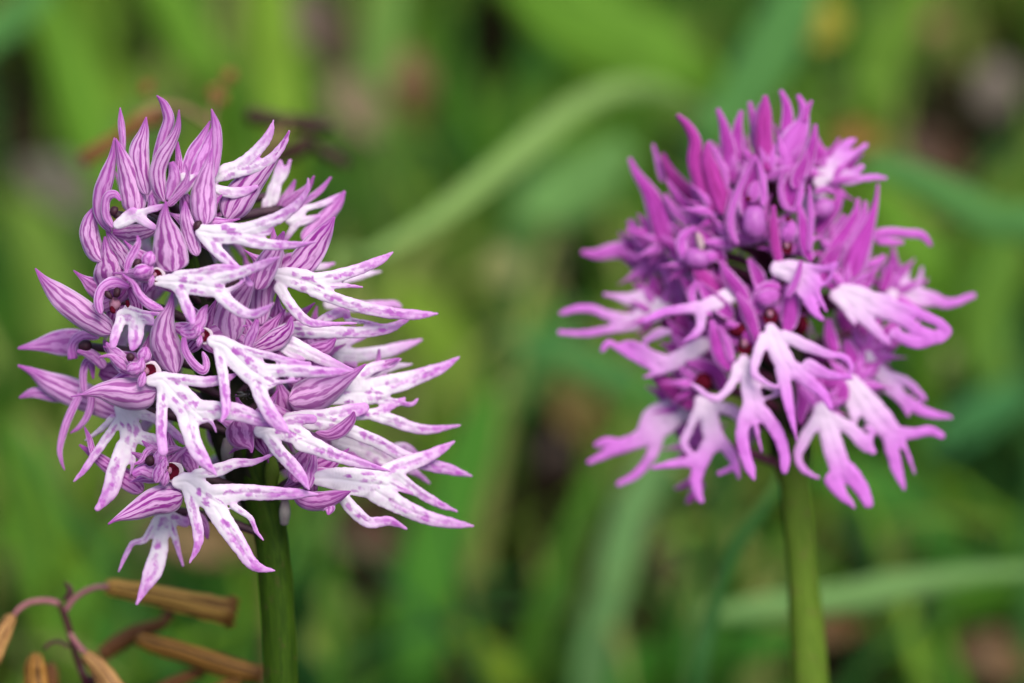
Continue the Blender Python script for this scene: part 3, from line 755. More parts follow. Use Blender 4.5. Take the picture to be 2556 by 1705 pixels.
# far left flowers
F('C', 690, 830, -20)
S('C', '138 845 8;270 824 40;420 805 88;560 800 108;700 800 90', -40, -80, 40, 'sepP')
BUMP('C', 665, 825, 58, 48, 20, 0, 'hole', 'anther_slit')
S('C', '570 930 40;560 840 34;600 770 40;680 740 40;780 760 30', 0, -4, 40, 'sepP', name='petal')
S('C', '600 870 10;680 880 40;760 930 46;820 1000 40', 24, 30, 50, 'sepP', name='petal')
S('C', '810 780 8;850 840 40;920 900 44;990 960 30', 14, 34, 40, 'sepP', name='petal', ruf=0.5)
F('C', 800, 1240, -30)
S('C', '138 978 8;255 1030 36;400 1120 92;550 1180 112;700 1245 108;850 1325 80;930 1360 44', -15, -35, 55)
S('C', '148 1232 8;270 1192 42;420 1215 50;560 1235 40', -40, -70, 40, 'sepP')
S('C', '730 1085 8;718 985 28;685 950 34;655 1020 30;652 1120 30;670 1220 30', 30, 30, 40, 'sepP', name='petal')
S('E', '505 545 4;480 470 16;470 370 24;515 190 32;590 20 32;650 -80 25', 20, 20, 40, 'sepP', name='petal')
S('E', '550 255 6;620 205 20;685 115 28;715 0 32;700 -90 26', 14, 14, 40, 'sepP', name='petal')
S('C', '780 1020 40;860 1040 90;960 1060 70;1060 1080 40', -6, -6, 40, 'sepD', name='petal')
# main front flower, left of centre
F('C', 1150, 1030, 35)
S('C', '1350 403 6;1332 520 36;1288 650 86;1285 780 116;1325 900 120;1375 1045 66', 14, 36, 64)
S('C', '553 1225 6;650 1206 14;780 1180 62;900 1190 106;1050 1205 128;1160 1190 110;1225 1180 50', 10, 24, 62)
BUMP('C', 1050, 1005, 64, 56, 34); BUMP('C', 1130, 900, 56, 62, 24)
BUMP('C', 1020, 915, 32, 34, 30, 0, 'hole', 'anther_slit')
S('C', '830 800 8;860 840 30;910 900 60;960 970 70;1010 1040 40', 6, 14, 50, 'sepP', name='petal', ruf=0.5)
S('C', '775 915 8;860 905 20;930 950 44;1000 1020 30', 16, 30, 50, 'sepP', name='petal')
THROAT('C', 1165, 1030, 78, 32)
L('C', ['1180 1100 45;1270 1095 66;1340 1170 84;1440 1270 112;1540 1355 116', '1290 1080 48;1430 1088 42;1600 1108 44;1760 1085 34;1872 1036 6',
        '1275 1140 44;1268 1260 44;1265 1400 46;1265 1550 42;1275 1650 40', '1540 1335 88;1720 1332 72;1880 1350 70;2030 1405 52;2200 1465 10',
        ('E', '1470 120 88;1480 200 74;1515 330 66;1580 450 58;1690 578 10'), '1590 1400 26;1640 1408 16;1672 1450 12;1692 1502 7'], 26, 85, {4: 20, 2: 12})
# front flower, right of centre
F('C', 1590, 740, 25)
S('D', '425 205 6;392 325 36;312 440 92;236 560 132;215 690 140;245 800 96', -25, 20, 66)
S('D', '445 620 16;420 700 40;380 790 44;360 850 30', 0, 0, 55, 'sepP', name='petal')
S('C', '1625 505 6;1590 560 36;1560 640 56;1500 690 52;1405 700 18', 16, 26, 50, 'sepP', name='petal', ruf=0.4)
S('C', '1590 690 20;1540 720 40;1470 735 44;1410 710 20', 22, 28, 50, 'sepP', name='petal')
S('C', '1440 760 20;1450 860 30;1510 960 34;1590 1020 34;1615 960 28;1585 870 20', 10, 24, 40, 'sepP', name='petal', ruf=0.5)
THROAT('C', 1600, 745, 58, 26)
L('D', ['100 790 50;200 830 72;330 960 96;450 1050 108;520 1090 96', '240 830 42;400 872 34;560 910 30;700 945 26;860 962 8',
        '540 1020 56;700 1020 50;900 1030 46;1080 1030 30;1195 1020 6', '430 1080 62;480 1230 60;560 1370 62;630 1450 46;695 1508 8',
        '145 870 44;178 1050 42;192 1200 40;200 1330 34;165 1420 8', '520 1140 28;600 1115 20;700 1100 16;778 1095 6'], 26, 90, {4: 35, 3: 15})
# right of centre: large spotted lip
F('D', 560, 260, -10)
S('B', '1052 1068 8;965 1200 72;865 1345 108;750 1480 108;640 1560 70', -20, 10, 62)
S('D', '655 -70 8;605 60 54;545 190 88;485 380 100;470 560 80;480 660 40', -20, -14, 62)
L('D', ['600 265 50;700 285 76;820 320 90;920 360 88', '900 310 56;1060 280 52;1230 230 46;1400 160 36;1505 95 8',
        '900 400 52;1060 458 50;1250 520 50;1400 552 48;1550 575 44;1700 582 38;1850 575 10', '980 372 22;1130 355 18;1265 366 8',
        '620 370 46;690 480 44;770 580 42;860 645 34;980 655 24;1220 648 7'], 10, 30, {4: 10})
F('D', 900, 200, -100)
L('D', ['1000 330 40;1150 300 40;1280 265 34;1412 245 8', '880 210 30;960 205 28;1050 180 8', '1000 500 40;1250 520 46;1500 500 30;1560 520 20'], 0, 0, spots=0.3)
# right flowers, middle rows
F('D', 420, 850, -30)
S('D', '712 598 6;690 690 50;600 770 84;500 820 62;410 850 26', 20, 40, 50)
L('D', ['600 790 50;700 810 62;780 850 58', '720 810 52;850 880 54;1000 950 46;1120 995 28;1200 1012 7', '640 850 30;720 900 30;800 930 20'], 8, 12, spots=0.3)
F('D', 600, 730, -60)
S('D', '1062 765 8;990 830 56;890 860 60;800 870 40', 14, 20, 55, 'sepD')
L('D', ['560 740 50;720 700 64;880 705 66;1000 710 60', '980 710 56;1150 722 46;1320 715 44;1500 680 38;1670 588 8', '900 660 30;1000 600 40;1120 560 40;1150 600 25', '1150 620 18;1280 640 18;1440 670 10'], 0, 10)
F('D', 900, 860, -130)
S('D', '1400 850 8;1395 930 22;1370 1000 26', 20, 20, 40, 'sepP')
L('D', ['1000 860 50;1120 890 60;1250 900 56', '1240 900 54;1450 870 52;1600 825 38;1730 780 10', '1060 820 40;1180 790 30;1290 760 8', '1100 940 40;1200 980 30'], 0, -20, spots=0.25)
F('D', 800, 1180, -60)
S('D', '1295 968 6;1190 1045 40;1040 1130 112;900 1200 142;770 1240 120;690 1250 60', 24, 40, 66)
L('D', ['980 1230 60;1100 1200 88;1240 1190 108;1380 1200 104', '1380 1150 84;1560 1110 76;1720 1060 60;1880 1000 44;2025 915 8',
        '1400 1250 30;1520 1260 24;1620 1285 20;1670 1275 17;1700 1240 8', '1230 1070 48;1350 1000 46;1470 970 40;1570 930 8',
        '1220 1370 40;1380 1350 42;1500 1290 32;1600 1235 9', '1370 1375 42;1510 1410 50;1650 1462 44;1800 1482 36;2032 1448 8'], 6, 20)
F('D', 800, 1000, -120)
S('D', '1560 925 8;1470 960 30;1380 1010 36;1260 1060 36', 20, 10, 40, 'sepP')
L('D', ['1200 1060 40;1350 1030 46;1500 990 34;1660 970 8', '1230 1130 30;1350 1090 26;1450 1060 14'], 0, -20, spots=0.2)
# right flowers, lower rows
F('F', 430, 250, 10)
S('F', '402 410 6;392 360 34;340 290 116;310 210 128;280 150 80', 6, 16, 72, 'sepD')
L('F', ['470 240 55;560 215 66;690 240 84;800 290 92', '800 320 78;920 370 66;1050 428 54;1250 490 40;1485 552 7', '530 280 50;620 400 54;740 530 52;800 610 40;850 695 8',
        '640 180 46;760 150 44;880 145 36'], 16, 40, {2: 10})
F('F', 700, 150, -50)
S('F', '1205 85 8;1180 150 38;1100 230 56;1000 270 44;900 250 24', 20, 40, 50, 'sepD', ruf=0.5)
L('F', ['700 150 60;860 150 80;1000 160 80;1120 190 66', '1080 200 60;1230 260 54;1400 330 50;1600 440 52;1780 500 52;1950 540 44;2125 592 8', '1000 120 60;1150 90 60;1280 60 44'], 4, 0)
F('F', 1000, 400, -110)
L('F', ['1080 330 60;1200 360 80;1330 400 84;1450 450 70', '1420 470 60;1560 500 60;1680 560 30;1790 645 10', '1300 430 60;1400 520 60', '1480 390 50;1600 380 50;1680 430 36'], 0, -10, spots=0.7)
F('F', 850, 590, -20)
S('F', '878 358 6;830 430 66;775 530 86;735 640 66', 6, 16, 66, 'sepD')
S('F', '880 350 6;885 460 30;860 580 50;830 690 40', 12, 22, 50, 'sepP', name='petal', ruf=0.4)
S('F', '1178 710 6;1060 755 56;930 785 76;820 780 66;730 720 36', 20, 30, 62, 'sepD')
S('F', '1000 895 8;1010 840 50;960 800 50', 18, 18, 50, 'sepP', name='petal')
L('F', ['930 610 60;1040 610 86;1180 630 106;1320 650 112;1420 660 104', '1400 590 60;1560 520 68;1750 450 56;1880 385 38;1988 322 8',
        '1390 720 92;1580 830 68;1790 920 56;1980 962 40;2135 982 9', '1110 750 48;1200 860 54;1310 950 46;1400 950 42;1490 945 36;1610 1002 9',
        '1490 650 30;1580 690 26;1660 720 20', '1540 580 38;1700 710 40;1850 800 34;2008 868 8'], 12, 20)
# lower left lip
F('E', 950, 60, 0)
L('E', ['940 60 50;985 140 66;1020 230 90;1010 320 84', '930 150 34;840 285 36;745 420 32;660 540 26;580 632 7', '975 370 74;905 550 70;870 690 68;810 790 40;762 845 22',
        '1030 380 30;1042 480 22;1020 575 7', '1060 90 50;1190 135 38;1310 205 36;1400 290 30;1440 340 10', '1090 280 50;1200 320 60;1300 350 52;1400 378 12'], 10, 20)
S('E', '1110 312 6;1180 370 30;1270 400 40;1350 380 30;1425 370 10', 30, 40, 50, 'sepP', name='petal')
L('E', ['880 140 24;770 240 22;670 310 8', '860 150 20;880 130 20'], -25, -40, spots=0.2)
# bottom flower
F('E', 1330, 560, 25)
S('E', '620 345 8;760 445 44;900 548 68;1020 640 78;1120 710 60', -50, -80, 50, 'sepD')
S('E', '660 205 6;700 300 24;725 400 26;760 460 24', -40, -60, 40, 'sepD')
S('E', '845 968 6;920 922 24;1060 862 76;1200 792 108;1330 762 120;1430 740 76', 12, 30, 62)
S('E', '1035 580 20;1110 545 48;1190 570 50;1260 600 30', 8, 12, 50, 'sepP', name='petal')
S('E', '1050 500 6;1110 470 24;1150 400 26;1200 370 20', 16, 22, 45, 'sepP', name='petal')
BUMP('E', 1250, 450, 50, 70, 22); BUMP('E', 1240, 570, 46, 80, 34)
BUMP('E', 1175, 470, 38, 44, 18, 0, 'hole', 'anther_slit')
S('E', '1440 410 20;1470 450 60;1500 510 60;1520 580 30', -8, -8, 45, 'sepD', name='petal')
THROAT('E', 1345, 555, 76, 30)
L('E', ['1390 640 50;1470 640 80;1560 710 100;1680 790 116', '1540 575 40;1700 545 52;1850 490 40;1990 480 26;2180 402 7',
        '1700 740 88;1900 718 66;2050 722 60;2200 728 50;2340 730 40;2490 734 7', '1690 850 84;1790 1010 76;1880 1140 64;1950 1250 54;2030 1310 36;2152 1332 6',
        '1480 730 48;1520 880 46;1552 1030 46;1545 1140 32;1485 1268 8', '1830 830 30;1955 915 22;2005 1020 18;2060 1092 7'], 26, 70, {3: 15})
# lowest lip
F('E', 1290, 850, -15)
S('E', '1625 1085 8;1600 990 40;1540 930 60;1460 920 60', -10, -10, 50, 'sepD', name='petal')
L('E', ['1300 880 60;1285 960 56;1265 1050 58', '1262 1050 58;1240 1200 70;1195 1340 74;1140 1450 44;1070 1590 10', '1230 930 34;1135 1085 30;1040 1118 22;985 1210 20;930 1335 7',
        '1340 960 34;1385 1130 24;1432 1292 9', '1360 920 46;1450 950 40'], 6, 20)
BACK([(-0.5, 520), (0.4, 560), (-0.1, 660), (0.65, 740), (-0.65, 760), (0.1, 860), (0.7, 930), (-0.6, 960), (0.3, 1050), (-0.2, 1120)], 'sepL', 110, 28)
# pale ovaries of the lowest spent flowers
for (c_, x_, ya, yb, r_) in (('F', 212, 300, 480, 52), ('F', 662, 770, 970, 46), ('F', 560, 440, 680, 60)):
    ox, oy, s_ = CROPS[c_]
    mt = 'stemR' if x_ == 560 else 'ovaryp'
    o_ = tube('bract' if x_ == 560 else 'ovary', [(ox + x_ / s_, oy + ya / s_, 20 + zl(oy), r_ * 0.6 / s_), (ox + x_ / s_, oy + (ya + yb) / 2 / s_, 30 + zl(oy), r_ / s_),
                    (ox + (x_ - 6) / s_, oy + yb / s_, 26 + zl(oy), r_ * 0.7 / s_)], M[mt], CUR['plant'], ns=12)

# =================================================================== RIGHT ORCHID
def axR(y): return np.interp(y, [300, 700, 1100, 1360, 1705, 1900], [1925, 1935, 1972, 1998, 2022, 2034])
CUR.update(axis=axR, rx=lambda y: np.interp(y, [250, 450, 800, 1150], [150, 260, 340, 300]), rz=170.0, z0=-470.0, yc=800,
           sep='sepR', lip='lipR', col='columnR', ovary='ovaryR', style='R', h=4.0, auto=(420, 105, 30, 'sepR'))
zr = lambda y: -470 - 0.12 * (y - 800)
CUR['plant'] = make_stem([(axR(y), y, zr(y) - 10, r) for y, r in ((330, 8), (700, 26), (1100, 34), (1360, 38), (1705, 44), (1900, 46))],
                         M['stemR'], ('orchid', 'softly blurred magenta orchid with closed buds at its top, right of the spotted one', 'orchid', 'wild orchids in the grass'))
tube('stem_shade_core', [(axR(y), y, zr(y) - 30, r) for y, r in ((520, 24), (650, 44), (850, 56), (1000, 56), (1120, 46), (1200, 36))], M['axis'], CUR['plant'], ns=18, ribs=7, ribamp=0.1, jit=0.3)  # thick dark core, painted shade for the gaps between the magenta flowers
# buds and hoods on top
F('G', 1310, 1040, 0)
S('G', '972 270 16;1055 355 34;1115 475 50;1112 620 62;1150 760 72;1200 900 62;1265 1025 40', 0, 0, 60, 'sepRd')
S('G', '1205 490 12;1212 640 66;1258 790 98;1305 930 88;1330 1050 34', 14, 14, 72, 'sepRd', name='petal')
S('G', '1215 475 14;1290 600 24;1350 740 26;1360 860 22', 6, 0, 40, 'sepRl', name='petal')
F('G', 1430, 800, -30)
S('G', '1288 222 16;1335 350 38;1368 500 60;1385 650 72;1400 800 50', 0, 0, 60)
S('G', '1476 238 16;1452 350 36;1440 490 54;1440 640 50', -10, -10, 50)
S('G', '1540 170 16;1560 280 28;1585 400 42;1590 540 40', -30, -30, 50)
F('G', 1690, 760, 0)
S('G', '1662 118 18;1660 250 52;1648 400 72;1655 560 80;1690 720 60', 0, 0, 64, 'sepRd')
S('G', '1782 78 16;1830 200 38;1835 330 52;1820 450 50', -25, -25, 50)
S('G', '1630 180 12;1600 300 30;1590 430 34', -40, -40, 50)
F('H', 280, 720, -10)
S('H', '348 115 16;388 200 32;392 315 50;335 450 106;285 590 126;290 720 84', 0, 0, 64, 'sepRl')
S('H', '458 160 12;425 230 22;400 330 30', 4, 4, 40)
S('H', '488 345 14;472 480 36;432 620 46;402 760 48', 14, 14, 60)
S('H', '420 560 10;400 640 40;360 740 60;340 860 50', 20, 20, -50)
# upper left flowers
F('G', 900, 1290, -30)
S('G', '598 608 16;655 730 36;740 850 58;800 970 86;850 1130 100;900 1300 90', 6, 0, 62)
S('G', '783 500 12;820 640 22;860 800 26', -30, -30, 40, 'sepRl')
S('G', '855 575 18;900 690 40;975 810 66;1055 900 76;1130 1000 50', -6, -6, 60, 'sepRd')
S('G', '888 778 10;960 885 28;1060 1000 38;1180 1130 44;1290 1250 40', 30, 30, 40, 'sepR', name='petal')
S('G', '878 890 16;935 1000 36;1030 1090 40;1140 1120 30', 24, 20, 40, 'sepRl', name='petal')
S('G', '940 860 10;990 960 50;1040 1060 50', 14, 14, -40, 'sepRd')
F('G', 1120, 1420, 0)
S('G', '1110 1150 20;1020 1230 40;1010 1330 44;1050 1420 40', 24, 30, 40, 'sepRl', name='petal')
S('G', '1110 1150 20;1210 1230 44;1290 1340 50;1330 1430 40', 16, 22, -40, 'sepR', name='petal')
BUMP('G', 1130, 1400, 110, 90, 22, 0.2, None, 'lip_bud')
BUMP('G', 1155, 1270, 32, 80, 30, -0.2, 'cream', 'column'); BUMP('G', 1235, 1385, 55, 50, 36)
S('G', '1210 1180 20;1260 1260 40;1310 1360 40;1340 1480 30', 10, 14, 50, 'sepRd')
F('G', 780, 1450, -60)
S('G', '598 1095 22;655 1195 58;740 1300 78;840 1420 84;900 1520 60', 6, 0, 55, 'sepRl')
S('G', '570 1185 16;640 1210 30;700 1260 34', 6, 0, 40, 'sepRl')
S('G', '222 1345 18;340 1362 42;480 1335 64;620 1330 76;750 1380 56', -30, -50, 40, 'sepRl')
S('I', '640 90 30;690 220 80;730 360 90;760 460 60', -20, -20, 50, 'sepRd')
S('I', '700 30 12;760 100 50;825 200 58;850 280 40', 20, 24, -45)
S('I', '690 20 10;700 100 40;760 200 50;800 270 40', 26, 30, 40, 'sepRl')
# central hoods
F('G', 1570, 1250, 10)
S('G', '1582 585 10;1560 700 66;1555 840 100;1560 980 108;1570 1120 80', 0, 24, -52)
S('G', '1590 600 8;1512 740 24;1440 900 30;1395 1060 32;1400 1200 30;1450 1290 20', 30, 36, 45, 'sepRl', name='petal')
S('G', '1592 600 8;1635 740 26;1652 880 30;1640 990 24', 30, 36, 45, 'sepRl', name='petal')
BUMP('G', 1575, 880, 54, 88, 26, 0.1)
BUMP('G', 1575, 1110, 92, 142, 36, 0, None, 'lip_bud')
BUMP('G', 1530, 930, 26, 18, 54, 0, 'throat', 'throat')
F('G', 1420, 1280, 0)
S('G', '1388 850 10;1400 990 44;1392 1130 56;1425 1280 40', 6, 14, -50, 'sepR')
S('I', '950 360 16;985 480 46;1020 590 50;1085 665 26', 20, 30, 50)
S('I', '840 0 20;900 100 50;980 180 60;1060 260 40', -10, -10, 50, 'sepRd')
S('I', '1010 0 10;1060 100 40;1130 190 44;1180 280 30', 20, 24, 45, 'sepR')
S('I', '1180 -10 12;1230 80 40;1260 140 36;1320 150 20', 14, 20, -40, 'sepR')
# right hood with open throat
F('H', 270, 1330, 20)
S('H', '352 640 8;305 780 56;285 900 78;290 1010 50', -6, 10, -50)
S('H', '232 690 10;215 830 24;232 960 26;290 1020 22', 14, 16, 45, 'sepRl', name='petal')
S('H', '390 740 10;378 870 24;345 990 24;300 1030 20', 14, 16, 45, 'sepRl', name='petal')
S('H', '160 980 14;160 1150 40;175 1300 44;215 1450 30', 20, 26, 50, 'sepRd', name='petal')
S('H', '350 960 14;390 1120 40;402 1290 46;460 1420 34', 16, 22, 50, 'sepR', name='petal')
S('H', '440 820 10;450 1000 24;452 1150 24;440 1350 26', 24, 28, 45, 'sepRl', name='petal')
BUMP('H', 275, 1190, 72, 88, 18); BUMP('H', 275, 1090, 22, 22, 40, 0, 'throat', 'throat')
THROAT('H', 265, 1310, 62, 26)
L('J', ['150 50 60;240 70 84;320 90 80;370 140 72', '300 130 56;335 240 44;375 310 32;415 355 14', '360 160 30;400 230 18;440 305 8',
        '340 50 36;430 52 26;500 20 14', '490 40 14;460 110 16;425 150 10', '250 120 40;300 200 35'], 22, 70)
S('J', '290 0 10;270 90 22;235 170 24;200 220 18', 50, 66, 40, 'sepRl', name='petal')
# upper right cluster
F('H', 560, 800, -60)
L('H', ['520 800 60;580 720 84;650 640 84', '640 650 66;690 560 54;745 495 44;795 470 20', '680 660 34;780 580 30;885 510 20', '660 720 50;760 740 44;850 680 26', '720 800 34;850 772 32;945 760 30;1035 768 18'], 4, -10)
S('H', '660 900 12;575 855 26;480 880 26', 26, 30, 40, 'sepRl', name='petal')
BUMP('H', 545, 1010, 96, 80, 16, -0.6, None, 'lip_bud')
S('H', '700 860 20;640 1000 50;560 1100 60;500 1200 50', -10, -10, 50, 'sepR')
F('H', 680, 1400, -20)
S('H', '825 925 12;800 1050 34;725 1180 50;645 1300 60;590 1430 50', 6, 6, 55)
S('H', '880 945 14;860 1080 34;800 1210 48;730 1330 50', -8, -8, 50, 'sepRl')
S('H', '978 812 10;962 950 20;920 1100 44;862 1250 80;795 1400 106;745 1560 90', 14, 10, 62, 'sepR')
S('H', '730 1060 40;660 1180 52;580 1280 40', -20, -20, 50, 'sepRl')
S('H', '1395 1300 14;1320 1215 34;1200 1200 36;1060 1192 40;920 1225 50', -40, -60, 50, 'sepRl', name='petal')
S('H', '1180 1270 14;1080 1265 30;960 1250 40', -46, -56, 40, 'sepRl', name='petal')
S('H', '1035 1375 20;960 1430 36;870 1455 34', -30, -40, 40, 'sepRl', name='petal')
# right lip pointing right
F('J', 560, 200, 10)
S('H', '700 1280 30;620 1380 70;560 1500 80;540 1600 50', -14, -10, 55, 'sepR')
L('J', ['550 190 60;650 230 84;740 280 76', '700 280 62;880 345 50;1000 420 40;1140 462 28', '760 250 48;970 312 38;1120 378 34;1172 430 26;1130 475 24',
        '630 310 52;710 390 42;780 465 30;832 512 8', '690 220 40;820 222 22', '490 210 40;560 290 34;612 388 10', '850 440 40;980 500 40;1110 475 30'], 14, 40)
F('J', 820, 210, -90)
L('J', ['830 220 60;960 225 76;1080 230 60', '1060 230 50;1180 258 36;1325 212 20', '870 210 50;905 150 36;938 65 8', '970 180 40;1000 120 24;1018 45 10'], 0, -20)
S('J', '832 10 18;812 100 36;775 190 30', 20, 20, 50, 'sepR')
F('J', 680, 580, -40)
S('J', '860 380 30;790 470 60;720 560 50', -10, -10, 50, 'sepR')
L('J', ['690 570 40;760 670 52;840 770 54', '830 770 50;930 850 44;1050 920 36;1190 945 14', '780 690 30;900 720 34;980 780 28;1035 838 14', '900 850 30;935 935 12'], 0, -20)
# centre throat, upper
F('I', 1310, 330, 45)
S('I', '1105 195 14;1170 310 44;1215 430 34;1240 520 20', 10, 16, 50)
S('J', '215 140 20;225 260 56;215 370 54;200 430 26', 10, 16, 55)
S('I', '1370 160 20;1300 170 50;1240 230 44;1225 330 30', 0, 8, 40, 'sepR', name='petal')
BUMP('I', 1290, 225, 72, 56, 18); THROAT('I', 1310, 335, 60, 26)
L('I', ['1310 410 40;1330 470 64;1370 570 76;1420 650 88', '1270 470 44;1225 590 36;1212 680 26;1270 728 20;1345 765 8', ('J', '175 660 52;200 800 42;228 940 26;262 1078 7'),
        ('J', '260 670 62;350 745 46;420 805 36;468 890 18'), ('J', '190 455 44;320 515 42;450 565 30;545 582 24;592 640 20;575 690 10'), ('J', '340 640 56;450 688 36;595 710 10')], 34, 90)
# centre throat, lower left
F('I', 1150, 510, 40)
S('I', '1000 395 10;1050 510 28;1075 620 26', 14, 22, 45, 'sepRl', name='petal')
S('I', '1040 375 14;1140 425 34;1210 500 30;1240 560 16', 12, 22, 50)
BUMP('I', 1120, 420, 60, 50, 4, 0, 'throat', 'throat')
THROAT('I', 1155, 515, 64, 22)
L('I', ['1150 600 40;1172 650 60;1190 760 70;1212 880 86', '1110 640 38;1080 740 32;1000 825 26;940 818 22;870 770 18;828 738 8',
        '1185 900 62;1140 1020 48;1150 1140 42;1185 1250 36;1208 1312 12', '1235 900 60;1310 975 48;1370 1080 42;1395 1180 38;1395 1265 26',
        '1215 690 28;1265 745 20;1340 775 20;1350 805 16;1270 835 8', '1220 990 20;1240 1080 11;1257 1150 7'], 22, 70)
# left lips
F('I', 640, 330, -60)
L('I', ['660 290 66;590 300 88;500 360 66', '470 370 52;330 330 36;250 297 32;150 290 28;55 318 20', '490 385 46;350 415 32;200 440 26;45 435 18', '540 220 50;460 235 46;390 220 26;310 205 10'], 0, -20)
F('I', 960, 270, 10)
S('I', '868 125 14;835 200 26;860 280 24;960 330 20', 40, 40, 40, 'sepRl', name='petal')
S('I', '880 130 14;940 210 44;1040 300 46;1080 350 20', 30, 30, -40)
L('I', ['1080 205 60;1010 240 64;900 285 56', '880 285 46;800 290 36;680 310 30;600 340 28;548 372 14', '890 300 46;890 395 32;855 445 26;788 487 10'], 26, 70)
F('I', 860, 580, -20)
S('I', '750 330 30;830 440 80;930 520 80;1000 600 40', -40, -40, 50, 'sepRd')
L('I', ['900 510 60;820 560 60;720 600 48;640 600 36', '640 590 36;520 570 26;410 520 16', '640 590 30;560 540 26;470 500 22;410 515 16;470 570 20', '600 640 34;490 590 24;400 530 24;340 498 24;300 535 20', '820 560 50;740 625 36;640 672 24;552 705 9', '560 480 24;640 440 36;700 430 20'], 20, 10)
F('I', 900, 750, 0)
S('I', '600 690 20;720 770 66;830 830 76;900 860 50', -30, -30, 55, 'sepRd')
S('I', '800 620 20;920 640 46;1000 700 50;1040 800 30', 4, 10, 45, 'sepR')
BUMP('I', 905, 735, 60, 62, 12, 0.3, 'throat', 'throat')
L('I', ['900 850 55;930 920 66;955 1020 70;965 1110 76', '880 890 38;822 1015 30;788 1100 28;825 1158 20;890 1185 10', '930 1130 58;880 1250 46;860 1340 42;890 1445 22', '1000 1070 46;1080 1180 38;1118 1305 12',
        '980 880 44;1080 905 40;1130 980 18', '860 1215 40;740 1222 30;600 1248 14', '1100 1240 26;1000 1285 16'], 10, 20)
F('I', 820, 880, -60)
L('I', ['840 880 60;740 930 80;640 1010 78;590 1060 66', '580 1060 60;450 1105 54;330 1160 34;222 1215 20', '620 1080 54;590 1180 38;500 1290 30;398 1345 20', '680 880 50;590 930 50;540 1030 44', '400 1100 30;320 1090 30;265 1112 22'], 0, -20)
F('I', 900, 1100, -90)
S('I', '730 1375 8;830 1330 24;900 1250 30', -10, -10, 40, 'sepR', name='petal')
S('I', '800 1460 8;840 1420 24;900 1330 30', -10, -10, 40, 'sepR', name='petal')
# right lower lips
F('J', 600, 740, 0)
S('J', '645 610 16;570 700 56;500 800 80;420 905 56', -30, -30, 55)
S('J', '560 480 20;590 580 54;620 680 44', -20, -20, 50)
S('J', '450 350 20;470 480 44;500 560 30', -10, -10, 50)
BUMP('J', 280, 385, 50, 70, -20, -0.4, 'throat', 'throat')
L('J', ['600 740 60;680 850 80;770 970 92;840 1040 84', '870 1045 56;970 1042 38;1065 1025 34;1135 1055 24', '825 1080 56;850 1200 46;880 1300 34;908 1378 12', '885 1070 24;940 1190 16;972 1285 7',
        '570 820 44;610 920 40;600 1000 18'], 4, 10)
F('J', 400, 890, 10)
S('J', '268 720 12;300 830 44;285 930 34;290 990 14', 0, 0, 50)
S('J', '330 760 20;420 730 50;520 760 60;540 870 40', -14, -14, 50, 'sepR')
L('J', ['410 900 60;440 980 66;480 1120 76;520 1240 98', '380 960 44;310 1075 42;270 1180 30;310 1265 24;395 1312 10', '480 1320 60;535 1410 40;595 1465 12', '570 1270 66;650 1370 52;692 1460 36',
        '480 950 44;600 1030 48;670 1105 50;720 1150 24', '690 1090 26;715 1030 22;680 1005 14', '560 1430 24;610 1490 9'], 14, 40)

BACK([(-0.5, 430), (0.4, 460), (-0.1, 560), (0.65, 640), (-0.65, 660), (0.1, 760), (0.7, 830), (-0.6, 850), (0.3, 930), (-0.2, 980)], 'sepR', 105, 30)
# =================================================================== DRIED FLOWER HEADS
def rows(crop, txt, z, dz=0):
    a = tr(crop, txt); return np.stack([a[:, 0], a[:, 1], np.linspace(z, z + dz, len(a)), a[:, 2]], 1)
def floret(crop, txt, z, m, parent, dz=0, open_=False, lobes=0):
    a = rows(crop, txt, z, dz); a[:, 3] *= 1.15
    o = tube('dry_floret', a, M[m], parent, ns=28, sub=8, ribs=6, ribamp=0.05, flare=0.9 if open_ else None, jit=0.22)
    if lobes:
        e, d = a[-1], a[-1, :2] - a[-2, :2]; d = d / np.linalg.norm(d); n = np.array([-d[1], d[0]])
        for i in range(lobes):
            q = -1 + 2 * i / (lobes - 1)
            b0 = e[:2] + n * q * e[3] * 0.7 - d * e[3] * 0.4
            tp = e[:2] + n * q * e[3] * 0.9 + d * e[3] * random.uniform(0.3, 0.65)
            zz = e[2] + math.sqrt(max(0, 1 - q * q * 0.9)) * e[3] * 0.9
            ribbon('lobe', np.array([(tp[0], tp[1], zz, 2), ((b0[0] + tp[0]) / 2, (b0[1] + tp[1]) / 2, zz, e[3] * 0.42), (b0[0], b0[1], zz - 3, e[3] * 0.35)]), M['floretd'], o, cup=45, nu=7, ruf=0.4)
    return o
ZK = -400.0
base = P([(260, 1990, ZK - 420)])[0]; base[2] = 0
dh = thing('dry_flower_head', base, 'brown dried tubular flower head below the left orchid, in the corner of the picture', 'dried flower', 'dried tubular flower heads')
gpt = proj(base)[0]
def rep(x, y, z): return (x, y, z)
stalk = rows('K', '478 335 20;530 455 28;572 590 28;605 720 26;650 850 30;700 1000 30', ZK, -60)
stalk = np.vstack([stalk, [[250, 1850, ZK - 230, 10], [gpt[0], gpt[1], gpt[2], 10]]])
sk = tube('stalk', stalk, M['maroon'], dh, ns=12)
tube('stalk_tip', rows('K', '530 320 18;575 265 26;566 215 20;525 172 6', ZK), M['maroon'], sk)
for txt, m_ in (('472 345 28;380 325 26;250 338 24;160 390 22;108 448 16', 'mauve'), ('540 405 22;595 320 24;700 245 24;800 212 24;880 212 24', 'mauve'),
                ('572 595 22;640 690 24;705 760 26', 'mauve'), ('560 700 16;490 660 16;420 662 15;360 715 14', 'maroon')):
    tube('pedicel', rows('K', txt, ZK + 4), M[m_], dh, ns=10)
floret('K', '95 455 40;40 560 58;-20 700 62;-70 830 60', ZK + 10, 'floretp', dh)
